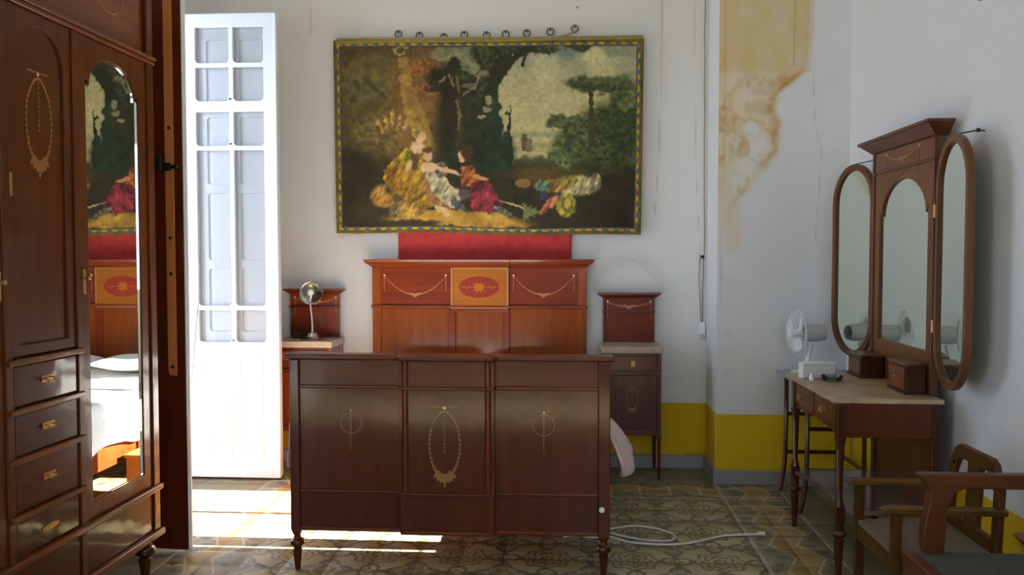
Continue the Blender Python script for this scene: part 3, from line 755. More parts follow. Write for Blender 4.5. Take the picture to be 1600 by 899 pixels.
pillow(-.55, .09, 5.30, 5.76, z_P, 'white pillow at the head of the bed, right side')
# pink cloth corner hanging out past the footboard
def hang():
    nu_, nv_ = 14, 16; v = []
    for j in range(nv_):
        s = j/(nv_-1)
        for i in range(nu_):
            q = i/(nu_-1)
            y = 4.02 + .42*q
            x = .205 + (.165*s**.8)*(.35 + .65*q) + .016*math.sin(q*9 + s*2)*s
            z = .66 - s*(.27 - .06*(2*q-1)**2*1.6) - .0*q
            v.append((x, y, z))
    f = [(j*nu_+i, j*nu_+i+1, (j+1)*nu_+i+1, (j+1)*nu_+i) for j in range(nv_-1) for i in range(nu_-1)]
    o = MB().add(v, f).build('blanket_corner', M['pink_cloth'], None, smooth=180)
    so = o.modifiers.new('thick', 'SOLIDIFY'); so.thickness = .014; so.offset = 0
    return tag(o, 'pale pink blanket corner hanging off the right side of the bed', 'blanket')
hang()
# low wooden chests stored at the left of the bed (they show in the wardrobe mirror)
def chest(x0, x1, y0, y1, h_, label, rows_=1):
    c = thing('wooden_chest', label, 'chest', ((x0+x1)/2, (y0+y1)/2, 0), 'wooden chests beside the bed')
    t = MB(); t.box(x0 + .012, x1, y0 + .008, y1 - .008, .02, h_ - .02); t.build('body', M['crate'], c, .003)
    t = MB(); t.box(x0 - .008, x1 + .005, y0 - .008, y1 + .008, h_ - .02, h_); t.build('lid', M['crate'], c, .004)
    G = FXn(x0 + .012)
    t = MB(); t.plate(rect(y0, y1, .0, h_ - .02), [rect(y0 + .035, y1 - .035, .045, h_ - .055)], G, 0, .014); t.build('front_frame', M['crate'], c, .003)
    for yy_ in (y0, y1 - .02):
        t = MB(); t.box(x0, x1, yy_, yy_ + .02, 0, .03); t.build('foot', M['crate'], c)
chest(-1.50, -1.345, 4.50, 4.71, .39, 'low pine chest beside the bed, nearest the footboard')
chest(-1.57, -1.345, 4.77, 5.10, .42, 'taller pine chest beside the bed with framed front')

# ------------------------------------------------------------------ tapestry
def paint():
    x0, x1, y0, y1 = 524., 1003., 64., 367.
    W_, H_ = 420, 266
    X, Y = np.meshgrid(np.linspace(x0, x1, W_), np.linspace(y0, y1, H_))
    n1 = vnoise(X/100, Y/100, 3, 5, 51); n2 = vnoise(X/100 + 5, Y/100 + 5, 9, 4, 52); n3 = vnoise(X/100 + 3, Y/100, 22, 3, 53)
    wx = X + (n2 - .5)*16; wy = Y + (vnoise(X/100 + 8, Y/100 + 2, 9, 4, 54) - .5)*16
    sx, sy = X + (n3 - .5)*5, Y + (vnoise(X/100, Y/100 + 9, 22, 3, 55) - .5)*5
    C = np.zeros(X.shape + (3,))
    def lay(mk, c, shade=None):
        mk = np.clip(mk, 0, 1)[..., None]; c = np.array(c, float)*np.ones(X.shape + (3,))
        if shade is not None: c = c*shade[..., None]
        C[:] = C*(1-mk) + c*mk
    def ell(cx, cy, rx, ry, soft=.15, rot=0, a=None, b_=None):
        a = wx if a is None else a; b_ = wy if b_ is None else b_
        c, s = math.cos(rot), math.sin(rot); dx = ((a-cx)*c + (b_-cy)*s)/rx; dy = (-(a-cx)*s + (b_-cy)*c)/ry
        return 1 - sst(1 - soft, 1 + soft, np.sqrt(dx*dx + dy*dy))
    def E(cx, cy, rx, ry, soft=.2, rot=0): return ell(cx, cy, rx, ry, soft, rot, sx, sy)
    def poly(pts, a=None, b_=None):
        a = sx if a is None else a; b_ = sy if b_ is None else b_
        ins = np.zeros(X.shape, bool); m_ = len(pts)
        for i in range(m_):
            (ax, ay), (bx, by) = pts[i], pts[(i+1) % m_]
            with np.errstate(all='ignore'):
                cnd = ((ay > b_) != (by > b_)) & (a < (bx-ax)*(b_-ay)/((by-ay) if by != ay else 1e-9) + ax)
            ins ^= cnd
        return ins.astype(float)
    base = np.array([52, 44, 26.]); C[:] = base*(.55 + .9*n1)[..., None]
    # brownish glow of foliage on the left, lighter greens
    lay(ell(600, 150, 90, 80, .6)*.6, (86, 74, 40), .6 + .8*n2)
    lay(ell(655, 170, 45, 110, .5)*.75, (112, 78, 36), .55 + .8*n1)
    lay(ell(590, 215, 40, 35, .4)*.5, (98, 82, 42), .5 + 1.0*n3)
    lay(ell(560, 300, 60, 60, .4)*.7, (24, 19, 14), .7 + .6*n2)
    lay(ell(580, 108, 40, 22, .5)*.7, (92, 78, 40), .6 + .8*n2); lay(ell(575, 140, 36, 18, .4)*.6, (86, 88, 56), .6 + .8*n2)
    lay(poly([(628, 92), (642, 92), (652, 150), (690, 232), (664, 240), (636, 180), (628, 130)], wx, wy)*.8, (134, 104, 44), .7 + .6*n2)
    lay(ell(665, 110, 26, 14, .4)*.8, (112, 66, 32), .6 + .9*n3); lay(ell(668, 142, 28, 9, .4)*.7, (104, 62, 40), .5 + 1.2*n3)
    for a_ in np.linspace(0, 5.5, 26): lay(E(630 + (5 + a_*1.6)*math.cos(a_), 82 + (3 + a_*.9)*math.sin(a_), 2.2, 1.6), (126, 118, 62))
    for a_, b_2 in ((575, 128), (583, 133), (590, 140), (600, 150), (560, 132)): lay(E(a_, b_2, 4, 8, .3, -.6), (54, 56, 30))
    for q_ in range(5): lay(E(596 + q_*10, 186 + abs(q_-2)*6, 3.4, 13, .4, .2*(q_-2)), (140, 112, 62), .6 + .8*n3)
    # sky on the right
    skyc = np.array([168, 158, 124.])*np.ones(X.shape + (3,)); f_ = sst(60, 150, Y)[..., None]
    skyc = np.array([112, 122, 116.])*(1-f_) + skyc*f_
    mk = poly([(772, 60), (1010, 60), (1010, 250), (790, 250), (775, 180)], wx, wy)
    C[:] = C*(1-mk[..., None]) + skyc*(.94 + .12*vnoise(X/300, Y/60, 5, 4, 91))[..., None]*mk[..., None]
    lay(ell(735, 92, 32, 20, .3)*.9, (104, 112, 96), .8 + .4*n2)
    lay(ell(700, 85, 22, 12, .3)*.7, (110, 114, 92), .8 + .4*n2)
    lay(ell(760, 190, 14, 20, .3)*.6, (120, 120, 100))
    lay(ell(855, 110, 24, 30, .4)*.55, (190, 180, 146)); lay(ell(925, 90, 20, 12, .3)*.8, (196, 184, 132)); lay(ell(955, 105, 38, 14, .4)*.6, (186, 178, 140))
    lay(ell(885, 80, 26, 14, .5)*.7, (94, 108, 112)); lay(ell(980, 130, 20, 40, .4)*.5, (120, 124, 112))
    # distant country
    lay(poly([(790, 205), (1000, 205), (1000, 262), (790, 262)]), (146, 140, 108), .85 + .3*n2)
    for yy_, cc in ((211, (124, 128, 108)), (219, (168, 158, 120)), (228, (130, 124, 88)), (238, (150, 140, 98))): lay(E(850, yy_, 66, 3.2, .5)*.8, cc)
    lay(poly([(817, 210), (826, 210), (826, 236), (817, 236)]), (74, 66, 48)); lay(poly([(826, 216), (834, 216), (834, 236), (826, 236)]), (98, 88, 62))
    lay(poly([(800, 226), (815, 224), (820, 240), (800, 243)]), (150, 138, 104)); lay(E(840, 242, 22, 4), (170, 158, 118))
    # ground
    lay(sst(243, 262, wy), (40, 34, 20), .5 + .9*n1)
    lay(ell(870, 255, 80, 12, .4)*.8, (44, 46, 26)); lay(ell(860, 272, 60, 10, .6)*.6, (92, 70, 34))
    # trees right
    lay(ell(950, 215, 48, 55, .3), (48, 58, 30), .5 + .95*n3); lay(ell(980, 190, 30, 60, .3), (42, 54, 28), .55 + .9*n3)
    lay(ell(905, 225, 38, 28, .25), (56, 66, 36), .5 + 1.0*n3); lay(ell(880, 245, 20, 18, .25), (66, 80, 48), .5 + 1.0*n3)
    lay(poly([(921, 140), (927, 140), (932, 230), (922, 230)]), (54, 46, 26))
    lay(poly([(884, 195), (887, 195), (895, 230), (889, 230)]), (60, 52, 32))
    lay(ell(934, 134, 50, 14, .2), (52, 60, 34), .5 + 1.0*n3); lay(ell(950, 126, 34, 7, .3)*.5, (92, 100, 62)); lay(ell(985, 160, 18, 16, .3)*.8, (84, 96, 54), .7+.6*n3)
    lay(ell(875, 190, 20, 12, .2), (60, 68, 42), .5 + 1.0*n3); lay(ell(902, 194, 26, 14, .2), (58, 70, 42), .5 + 1.0*n3)
    # big tree, dark masses and leaning trunk in the middle
    lay(ell(733, 205, 50, 95, .25), (34, 36, 22), .5 + .9*n2); lay(ell(765, 235, 40, 34, .3), (28, 34, 22), .6 + .7*n2)
    lay(ell(700, 122, 30, 18, .25), (34, 30, 20), .6+.8*n2); lay(ell(712, 165, 18, 60, .2), (34, 27, 18), .7 + .6*n2)
    lay(ell(722, 180, 5, 40, .4)*.5, (70, 60, 36)); lay(ell(712, 105, 12, 14, .3), (30, 30, 22)); lay(ell(705, 140, 34, 6, .3)*.8, (28, 24, 18))
    lay(poly([(752, 130), (768, 150), (800, 92), (832, 70), (812, 68), (780, 92)], wx, wy), (34, 34, 22))
    for cx_, cy_, rx_, ry_ in ((790, 78, 50, 10), (760, 88, 22, 16), (835, 78, 40, 7), (728, 118, 18, 9), (905, 76, 20, 8), (765, 150, 18, 30)):
        lay(ell(cx_, cy_, rx_, ry_, .25), (42, 50, 30), .5 + 1.1*n3)
    for (a0_, b0_, a1_, b1_) in ((692, 96, 724, 84), (726, 108, 752, 122), (752, 122, 744, 138), (744, 138, 726, 150), (704, 118, 712, 136), (715, 120, 720, 142), (700, 122, 690, 130), (716, 158, 722, 182), (722, 182, 718, 204), (730, 90, 742, 104)):
        for q_ in range(14): lay(E(a0_ + (a1_-a0_)*q_/13, b0_ + (b1_-b0_)*q_/13, 2.0, 1.5, .5)*.45, (122, 118, 92))
    for (a0_, b0_, a1_, b1_, w0_) in ((745, 215, 770, 140, 9), (770, 140, 800, 96, 7), (800, 96, 834, 74, 5), (770, 130, 752, 98, 4), (752, 98, 748, 76, 3), (790, 104, 782, 82, 3), (826, 80, 818, 104, 2)):
        for q_ in range(24): lay(E(a0_ + (a1_-a0_)*q_/23, b0_ + (b1_-b0_)*q_/23, w0_, w0_), (36, 38, 22))
    lay(ell(745, 108, 10, 6, .3)*.8, (116, 118, 96)); lay(ell(760, 118, 8, 7, .3)*.7, (124, 122, 98)); lay(ell(735, 136, 10, 5, .3)*.6, (108, 106, 84))
    # cypresses
    lay(E(766, 158, 6, 8), (120, 118, 94)); lay(E(764, 172, 7, 4), (116, 114, 90)); lay(E(756, 183, 7, 3), (120, 118, 94))
    for cx_, top, bw_ in ((781, 128, 10), (797, 156, 6), (765, 190, 12)):
        lay(poly([(cx_, top), (cx_+bw_*.5, top+45), (cx_+bw_, 240), (cx_+bw_, 268), (cx_-bw_, 268), (cx_-bw_, 235), (cx_-bw_*.5, top+45)], wx, wy), (24, 38, 28), .6 + .8*n2)
    # foreground bank
    lay(ell(715, 344, 105, 13, .25), (168, 126, 48), .6 + .8*n1); lay(ell(770, 352, 60, 8, .3), (150, 112, 44), .6 + .7*n2)
    lay(ell(640, 352, 50, 7, .3), (46, 38, 20)); lay(ell(900, 330, 70, 22, .4)*.6, (38, 32, 20))
    st = .30 + .95*vnoise((X*.8 + Y*.6)/100, (X - Y)/400, 26, 2, 61)      # drapery strokes
    # goats and sheep at the left
    lay(E(602, 308, 22, 18), (178, 128, 52), st); lay(E(618, 295, 18, 8), (112, 92, 72), st); lay(E(628, 310, 14, 9), (70, 54, 48))
    lay(E(638, 331, 28, 15), (176, 138, 62), st); lay(E(618, 330, 8, 11), (130, 112, 80), st)
    # standing group: woman in yellow
    lay(poly([(632, 238), (652, 230), (672, 246), (676, 280), (700, 318), (660, 334), (618, 304), (598, 282), (606, 262)]), (168, 126, 34), st)
    lay(poly([(600, 268), (628, 250), (636, 298), (618, 306)]), (154, 108, 28), st); lay(E(640, 248, 12, 14), (176, 158, 40), st)
    lay(poly([(660, 280), (676, 284), (704, 330), (690, 334), (664, 308)]), (156, 110, 62), st)
    lay(E(650, 254, 7, 16), (70, 52, 30)); lay(E(655, 232, 11, 10), (206, 170, 138)); lay(E(660, 216, 7.5, 9), (208, 170, 136)); lay(E(654, 209, 10, 7), (170, 130, 78), st)
    lay(E(640, 262, 4, 10, .3, .5), (196, 160, 126))
    # seated woman in white
    lay(poly([(660, 262), (684, 258), (706, 290), (722, 310), (712, 330), (692, 318), (676, 300)]), (196, 182, 158), st)
    lay(poly([(676, 262), (694, 254), (708, 270), (690, 282)]), (110, 102, 92), st); lay(E(708, 308, 18, 12), (204, 190, 166), st)
    lay(E(672, 264, 13, 8), (206, 168, 142)); lay(E(671, 246, 7, 9), (198, 156, 130)); lay(E(671, 237, 8.5, 5), (72, 50, 34)); lay(E(700, 268, 22, 3.6, .3, .28), (202, 162, 134))
    lay(E(718, 322, 13, 6, .2, .5), (74, 76, 96), st); lay(E(694, 332, 14, 5, .2, .5), (204, 164, 128))
    # kneeling figure in red
    lay(poly([(724, 262), (742, 258), (752, 292), (722, 294)]), (160, 84, 40), st); lay(poly([(736, 288), (768, 284), (788, 318), (770, 332), (738, 330)]), (112, 30, 46), st)
    lay(E(744, 316, 7, 16), (140, 34, 58), st); lay(E(762, 312, 6, 14), (146, 44, 64), st); lay(E(724, 246, 6, 9), (204, 160, 128)); lay(E(733, 240, 10, 13), (58, 34, 24))
    lay(E(752, 278, 14, 3.2, .3, .2), (170, 110, 70)); lay(E(788, 330, 18, 4.5, .2, .45), (120, 116, 118), st); lay(E(728, 305, 10, 8), (66, 58, 66))
    # right: sheep, hat, basket
    lay(E(905, 291, 34, 16), (186, 172, 140), st); lay(E(932, 285, 9, 13), (178, 166, 138), st); lay(E(868, 290, 30, 10), (152, 116, 56), st); lay(E(892, 282, 16, 6), (150, 138, 60), st)
    lay(E(820, 286, 12, 7)*.8, (130, 92, 50)); lay(E(850, 292, 10, 9), (78, 130, 124), st); lay(E(852, 306, 6, 8), (40, 48, 70))
    lay(E(887, 321, 15, 18), (184, 168, 52), st); lay(E(889, 321, 9, 12), (92, 84, 34)); lay(E(889, 318, 5, 8), (164, 150, 58))
    lay(E(857, 322, 18, 5, .2, -.9), (176, 92, 66), st); lay(E(868, 316, 4, 12, .2, .5), (170, 104, 78)); lay(E(812, 322, 30, 1.6, .4, .28), (170, 150, 120))
    for k_ in range(7): lay(E(828 + 5*math.cos(k_), 334 - k_, 14, 2.4, .3, -.3 - k_*.4), (86, 96, 60))
    C *= (.80 + .26*n3)[..., None]; C[:] = C*.84 + C.mean(-1, keepdims=True)*.16; C *= np.array([.94, .92, .80])
    # border ribbon
    dl, dr, dt, db = X - x0, x1 - X, Y - y0, y1 - Y
    d = np.minimum(np.minimum(dl, dr), np.minimum(dt, db))
    bd = d < 10.5; C[bd] = np.array([66, 56, 22.])*(.7 + .6*n2[bd])[..., None]
    run = np.where((dt < 13) | (db < 13), X, Y); k_ = np.mod(run/17., 1)
    rib = (np.abs(d - 6.5) < 1.7); yb = rib & (k_ < .5); bb = (np.abs(d - 8.8) < 2.6) & (k_ >= .5)
    C[yb] = np.array([128, 106, 30.])*(.6 + .7*n3[yb])[..., None]; C[bb] = np.array([64, 66, 78.])*(.7 + .6*n3[bb])[..., None]
    C[(d > 10.2) & (d < 11.4)] *= .6
    gx = np.linspace(-1.648, .525, W_); gz = np.linspace(3.022, 1.662, H_)
    GX, GZ = np.meshgrid(gx, gz)
    q = (GZ - 1.662)/1.36; cx_ = -.56
    GXo = GX + (GX - cx_)*.006*(2*q - 1); GZo = GZ - .012*(GX - cx_)/1.1*1 + .006*np.sin((GX)*5)*(1-q)
    GYo = 5.876 - .010*np.sin(GX*4.3 + 1)*(1 - q*.6) - .006*np.sin(GX*11)*(1-q) - .008*np.exp(-((GX - .52)/.05)**2)
    verts = np.stack([GXo, GYo, GZo], -1).reshape(-1, 3)
    I = np.arange(W_*H_).reshape(H_, W_)
    faces = np.stack([I[:-1, :-1], I[1:, :-1], I[1:, 1:], I[:-1, 1:]], -1).reshape(-1, 4)
    return verts, faces, C
tp = thing('tapestry', 'large dark pastoral tapestry with yellow and blue ribbon border, on the back wall', 'tapestry', (-.56, 5.9, 1.66))
vv, ff, C = paint()
me = bpy.data.meshes.new('woven_panel'); me.from_pydata((vv - np.array([-.56, 5.9, 1.66])).tolist(), [], ff.tolist())
lin = np.clip(C/255., 0, 1); lin = np.where(lin <= .04045, lin/12.92, ((lin + .055)/1.055)**2.4)*1.35
rgba = np.ones((len(vv), 4)); rgba[:, :3] = np.clip(lin.reshape(-1, 3), 0, .9)
ca = me.color_attributes.new('print', 'FLOAT_COLOR', 'POINT'); ca.data.foreach_set('color', rgba.ravel())
me.polygons.foreach_set('use_smooth', [True]*len(me.polygons))
m = new_mat('woven_tapestry', rough=.85, spec=.2); nt, b = nodes_of(m); a = nt.nodes.new('ShaderNodeAttribute'); a.attribute_name = 'print'
nt.links.new(a.outputs['Color'], b.inputs['Base Color']); g, _ = pos(nt); bump(nt, b, noise(nt, g.outputs['Position'], 160, 2, .5, (1, 1, 1.6)).outputs[0], .2, .003)
me.materials.append(m); o = bpy.data.objects.new('woven_panel', me); COL.objects.link(o); o.parent = tp
so = o.modifiers.new('thick', 'SOLIDIFY'); so.thickness = .004; so.offset = -1
M['olive'] = speck('olive_braid', L(96,84,34), L(122,106,46), 40, .9, .3)
t = MB(); t.box(-1.640, .525, 5.868, 5.884, 3.008, 3.034); t.build('top_hem', M['olive'], tp, .004)
t = MB(); t.tube([(-1.635, 5.885, 3.048), (.085, 5.885, 3.026)], .010, 10); t.build('hanging_rod', speck('rod_paint', L(150,128,88), L(170,146,104), 30, .6, .1), tp)
t = MB(); t.tube([(-.06, 5.882, 3.035), (-.01, 5.88, 3.045), (.04, 5.88, 3.062), (.05, 5.885, 3.075)], .006, 6); t.build('hook', M['brass'], tp)
rpos = [(-1.191, 3.076), (-1.040, 3.062), (-.867, 3.050), (-.722, 3.062), (-.564, 3.056), (-.429, 3.062), (-.281, 3.066), (-.116, 3.074), (.054, 3.092)]
M['ring'] = new_mat('dull_brass_ring', L(120,104,84), .45, .7)
t = MB(); t.tube([(-1.191 + .0235*math.cos(2*PI*i/20), 5.892, 3.076 + .0235*math.sin(2*PI*i/20)) for i in range(20)], .0062, 8, True)
ring0 = t.build('ring', M['ring'], tp)
t = MB(); t.lathe([(.003, -.03), (.003, .006), (.007, .008), (.007, .011), (.001, .012)], lambda a_, b_, c: (-1.191 + a_, 5.892 - c, 3.088 + b_), 8); nail0 = t.build('nail', M['iron'], ring0)
nail0.parent = ring0
for (px_, pz_) in rpos[1:]:
    r_ = ring0.copy(); COL.objects.link(r_); r_.parent = tp; r_.location = (px_ + 1.191, 0, pz_ - 3.076)
    q = nail0.copy(); COL.objects.link(q); q.parent = r_
# red cloth
v = []; nx_, nz_ = 60, 10
for j in range(nz_):
    for i in range(nx_):
        xx = -1.203 + 1.239*i/(nx_-1); zz = 1.35 + .55*j/(nz_-1)
        v.append((xx, 5.905 - .004*math.sin(xx*23) - .002*math.sin(xx*9+1), zz))
o = MB().add(v, [(j*nx_+i, j*nx_+i+1, (j+1)*nx_+i+1, (j+1)*nx_+i) for j in range(nz_-1) for i in range(nx_-1)]).build('wall_cloth', M['red_cloth'], None, smooth=180)
so = o.modifiers.new('thick', 'SOLIDIFY'); so.thickness = .003
tag(o, 'plain red cloth hanging on the wall below the tapestry', 'cloth')

# ------------------------------------------------------------------ bedside cabinets
def nightstand(dx, dz, label):
    c = thing('bedside_cabinet', label, 'bedside cabinet', (.44 + dx, 5.74, 0), 'marble topped bedside cabinets')
    X = lambda v: v + dx
    Fb = FY(5.60)
    t = MB(); t.box(X(.262), X(.622), 5.605, 5.895, .30, .855 + dz); t.build('body', M['dark_v'], c, .003)
    for xx in (.250, .612):
        for y_ in (5.585, 5.875):
            t = MB(); t.box(X(xx), X(xx + .024), y_, y_ + .024, .31, .855 + dz)
            q = X(xx + .012); t.lathe([(.008, 0), (.0095, .01), (.013, .25), (.013, .27), (.017, .275), (.017, .29), (.012, .297), (.012, .312)], at(q, y_ + .012, 0), 14); t.build('leg', M['dark_v'], c, 0)
    t = MB(); t.fbox(Fb, X(.28), X(.606), .735, .835 + dz, 0, .012); dr = t.build('drawer', M['dark_h'], c, .003)
    t = MB(); t.fbox(FY(5.588), X(.434), X(.462), .765, .805, 0, .003); t.tube([(X(.437), 5.58, .79), (X(.437), 5.572, .778), (X(.459), 5.572, .778), (X(.459), 5.58, .79)], .003, 6); t.build('pull', M['brass'], dr)
    t = MB(); t.fbox(Fb, X(.255), X(.63), .712, .726, 0, .018); t.build('drawer_rail', M['dark_h'], c, .003)
    t = MB(); t.fbox(Fb, X(.28), X(.606), .335, .705, 0, .010); dd = t.build('door', M['dark_v'], c, .003)
    oval_inlay(dd, FY(5.59), X(.443), .545, .036, .07, False, 26)
    t = MB(); t.fbox(Fb, X(.262), X(.622), .30, .328, -.004, .012); t.build('base_rail', M['dark_h'], c, .003)
    t = MB(); t.box(X(.238), X(.646), 5.566, 5.90, .856 + dz, .90 + dz); t.build('marble_top', M['marble_r'], c, .005, label='pale marble slab')
    F_ = FY(5.885)
    t = MB(); t.fbox(F_, X(.262), X(.618), .90 + dz, 1.212 + dz, -.01, .006); t.build('back_board', M['head_red'], c, .002)
    for a_ in (.257, .605):
        t = MB(); t.fbox(F_, X(a_), X(a_ + .014), .90 + dz, 1.214 + dz, 0, .016); t.build('back_stile', M['dark_v'], c, .002)
    t = MB(); t.fbox(F_, X(.250), X(.624), 1.112 + dz, 1.122 + dz, 0, .026); t.build('shelf_moulding', M['dark_h'], c, .003)
    t = MB(); t.frustum((X(.255), X(.622), 5.862, 5.90), (X(.222), X(.654), 5.835, 5.90), 1.212 + dz, 1.235 + dz); t.box(X(.216), X(.659), 5.830, 5.90, 1.235 + dz, 1.249 + dz); t.build('cornice', M['dark_h'], c, .003)
    swag_inlay(c, FY(5.879), X(.29), X(.59), 1.18 + dz, .03)
    t = MB(); t.plate([(X(.425), 1.075 + dz), (X(.437), 1.08 + dz), (X(.452), 1.02 + dz), (X(.445), 1.01 + dz), (X(.436), 1.03 + dz)], [], FY(5.879), 0, .0012); t.build('stain_mark', M['inlay_dark'], c)
    return c
nightstand(0, 0, 'bedside cabinet to the right of the bed, bare marble top')
nightstand(-2.243, .022, 'bedside cabinet to the left of the bed, lamp on top')
# ------------------------------------------------------------------ lamp
lp = thing('desk_lamp', 'chrome gooseneck lamp with round dish head on the left bedside cabinet', 'lamp', (-1.775, 5.71, .922))
z0 = .922
t = MB(); t.lathe([(.085, z0), (.087, z0+.006), (.06, z0+.016), (.04, z0+.022), (.03, z0+.045), (.012, z0+.055), (.008, z0+.07)], at(-1.775, 5.71, 0), 28); t.build('base', M['steel'], lp)
t = MB(); t.lathe([(.008, 0), (.006, .006), (.001, .007)], at(-1.73, 5.66, z0+.014), 10); t.build('switch', M['porcelain'], lp)
t = MB(); t.tube([(-1.775, 5.71, z0+.06), (-1.776, 5.712, z0+.12), (-1.782, 5.715, z0+.18), (-1.79, 5.72, z0+.24), (-1.788, 5.722, z0+.285), (-1.782, 5.718, z0+.315)], .0065, 10); t.build('gooseneck', M['steel'], lp)
tl = math.radians(12)
def FD(a_, b_, c): # dish axis toward the camera side, tipped slightly down
    y_, z_ = -c, b_
    return (-1.778 + a_, 5.712 + y_*math.cos(tl) + z_*math.sin(tl), 1.245 + z_*math.cos(tl) - y_*-1*math.sin(tl)*-1)
t = MB(); t.lathe([(.012, -.045), (.03, -.042), (.055, -.028), (.072, -.008), (.080, .012), (.082, .014), (.078, .012), (.068, -.006), (.05, -.022), (.03, -.032), (.012, -.034)], FD, 32); t.build('dish_shade', M['steel'], lp)
t = MB(); t.lathe([(.014, -.035), (.016, -.005), (.013, .0)], FD, 14); sk = t.build('socket', M['iron'], lp)
t = MB(); t.lathe([(.010, .0), (.022, .018), (.024, .030), (.016, .044), (.002, .05)], FD, 16); t.build('bulb', M['bulb'], sk)
# a second low dark thing on the marble behind the lamp: small round box
tb = thing('round_box', 'low round dark box behind the lamp on the left bedside cabinet', 'box', (-1.905, 5.81, .922))
t = MB(); t.lathe([(.045, z0), (.05, z0+.01), (.05, z0+.03), (.047, z0+.034)], at(-1.905, 5.81, 0), 20); t.build('base', M['jewel'], tb)
t = MB(); t.lathe([(.049, z0+.0345), (.049, z0+.042), (.03, z0+.05), (.001, z0+.052)], at(-1.905, 5.81, 0), 20); t.build('lid', M['jewel'], tb)

# ------------------------------------------------------------------ wardrobe (front faces +x)
W0, W1, WX = 2.13, 3.735, -1.90
wr = thing('wardrobe', 'tall inlaid mahogany wardrobe with arched mirror door and drawers', 'wardrobe', (-2.2, 2.93, 0))
t = MB(); t.box(-2.50, WX - .022, W0 + .01, W1 - .01, .205, 2.84); t.build('carcass', M['ward_v'], wr, .003)
G = FXp(WX - .022)
# pilasters and stiles
for a_, c_ in ((W0, W0 + .055), (W1 - .055, W1)):
    t = MB(); t.fbox(G, a_, c_, .24, 2.69, 0, .030); t.build('pilaster', M['ward_v'], wr, .005)
for a_, c_ in ((2.690, 2.728), (3.112, 3.150)):
    t = MB(); t.fbox(G, a_, c_, .24, 2.385, 0, .026); t.build('stile', M['ward_v'], wr, .004)
# mirror doors
def mdoor(u0, u1, esc):
    ga, gc = (u0 + .054, u1 - .066) if u0 > 3 else (u0 + .066, u1 - .054)
    gl = arch(ga, gc, .52, 2.19, 2.32, 20, .028, .022)
    t = MB(); t.plate(rect(u0, u1, .452, 2.383), [gl], G, 0, .020); d = t.build('mirror_door', M['ward_v'], wr, .004)
    pass
    t = MB(); t.plate(gl, [[(p[0] + (.004 if p[0] < (u0+u1)/2 else -.004), p[1] + (.004 if p[1] < 1.2 else -.004)) for p in gl]], G, .006, .014); t.build('bevelled_edge', M['glassmirror'], d)
    t = MB(); t.plate(gl, [], G, .004, .009); t.build('mirror_glass', M['glassmirror'], d)
    t = MB(); t.fbox(G, esc - .010, esc + .010, 1.36, 1.46, .020, .023); t.lathe([(.004, 0), (.004, .012), (.009, .014), (.009, .022), (.002, .024)], lambda a2, b2, c2: G(esc + a2, 1.425 + b2, .023 + c2), 10); t.build('escutcheon', M['brass'], d)
mdoor(3.152, 3.678, 3.168); mdoor(2.187, 2.688, 2.672)
# centre door with arched panel and oval inlay
pa = arch(2.785, 3.065, 1.20, 2.19, 2.335, 18)
t = MB(); t.plate(rect(2.730, 3.110, 1.158, 2.383), [pa], G, .0, .018); d = t.build('centre_door', M['ward_v'], wr, .005)
t = MB(); t.plate(pa, [], G, -.002, .008); pn = t.build('door_panel', M['ward_v'], d)
oval_inlay(pn, FXp(WX - .014), 2.925, 2.00, .072, .155)
t = MB(); t.fbox(G, 2.738, 2.754, 1.72, 1.80, .018, .021); t.build('escutcheon', M['brass'], d)
# frieze
t = MB(); t.fbox(G, W0 + .055, W1 - .055, 2.42, 2.69, 0, .010); fz = t.build('frieze', M['ward_h'], wr, .003)
oval_inlay(fz, FXp(WX - .012), 3.41, 2.60, .10, .07, False, 34); oval_inlay(fz, FXp(WX - .012), 2.45, 2.60, .10, .07, False, 34)
t = MB()
for (z_, hh, o_) in ((2.383, .018, .034), (2.401, .018, .042)): t.box(-2.50, WX - .022 + o_, W0 - .012, W1 + .012, z_, z_ + hh)
t.build('waist_moulding', M['ward_h'], wr, .006)
t = MB(); t.box(-2.50, WX + .012, W0 - .012, W1 + .012, 2.69, 2.705); t.frustum((-2.50, WX + .012, W0 - .012, W1 + .012), (-2.50, WX + .075, W0 - .075, W1 + .07), 2.705, 2.79); t.box(-2.50, WX + .08, W0 - .08, W1 + .075, 2.79, 2.83); t.build('cornice', M['ward_h'], wr, .004)
# drawers
def pull(parent, yc, zc, w_=.034):
    t = MB(); t.plate([(yc - w_, zc - .012), (yc + w_, zc - .012), (yc + w_*1.06, zc), (yc + w_, zc + .012), (yc - w_, zc + .012), (yc - w_*1.06, zc)], [], FXp(WX - .002), 0, .003)
    t.tube([FXp(WX)(yc + a2, zc + b2, c2) for a2, b2, c2 in ((-.022, .002, .002), (-.022, .0, .012), (-.018, -.008, .016), (.018, -.008, .016), (.022, 0, .012), (.022, .002, .002))], .0032, 6)
    t.build('pull', M['brass'], parent)
for (z0_, z1_) in ((.985, 1.128), (.812, .958), (.612, .785)):
    t = MB(); t.fbox(G, 2.735, 3.106, z0_, z1_, 0, .020); dr = t.build('drawer', M['ward_d'], wr, .005); pull(dr, 2.922, (z0_ + z1_)/2 + .008)
t = MB(); t.fbox(G, 2.735, 3.106, .455, .585, 0, .020); dr = t.build('drawer', M['ward_d'], wr, .005)
t = MB(); t.plate([(2.922 + .05*math.cos(2*PI*i/16), .515 + .012*math.sin(2*PI*i/16)) for i in range(16)], [], FXp(WX - .002), 0, .003); t.build('escutcheon', M['brass'], dr)
for zc in (1.143, .971, .798, .598):
    t = MB(); t.fbox(G, 2.700, 3.140, zc - .011, zc + .011, 0, .036); t.build('drawer_moulding', M['ward_h'], wr, .005)
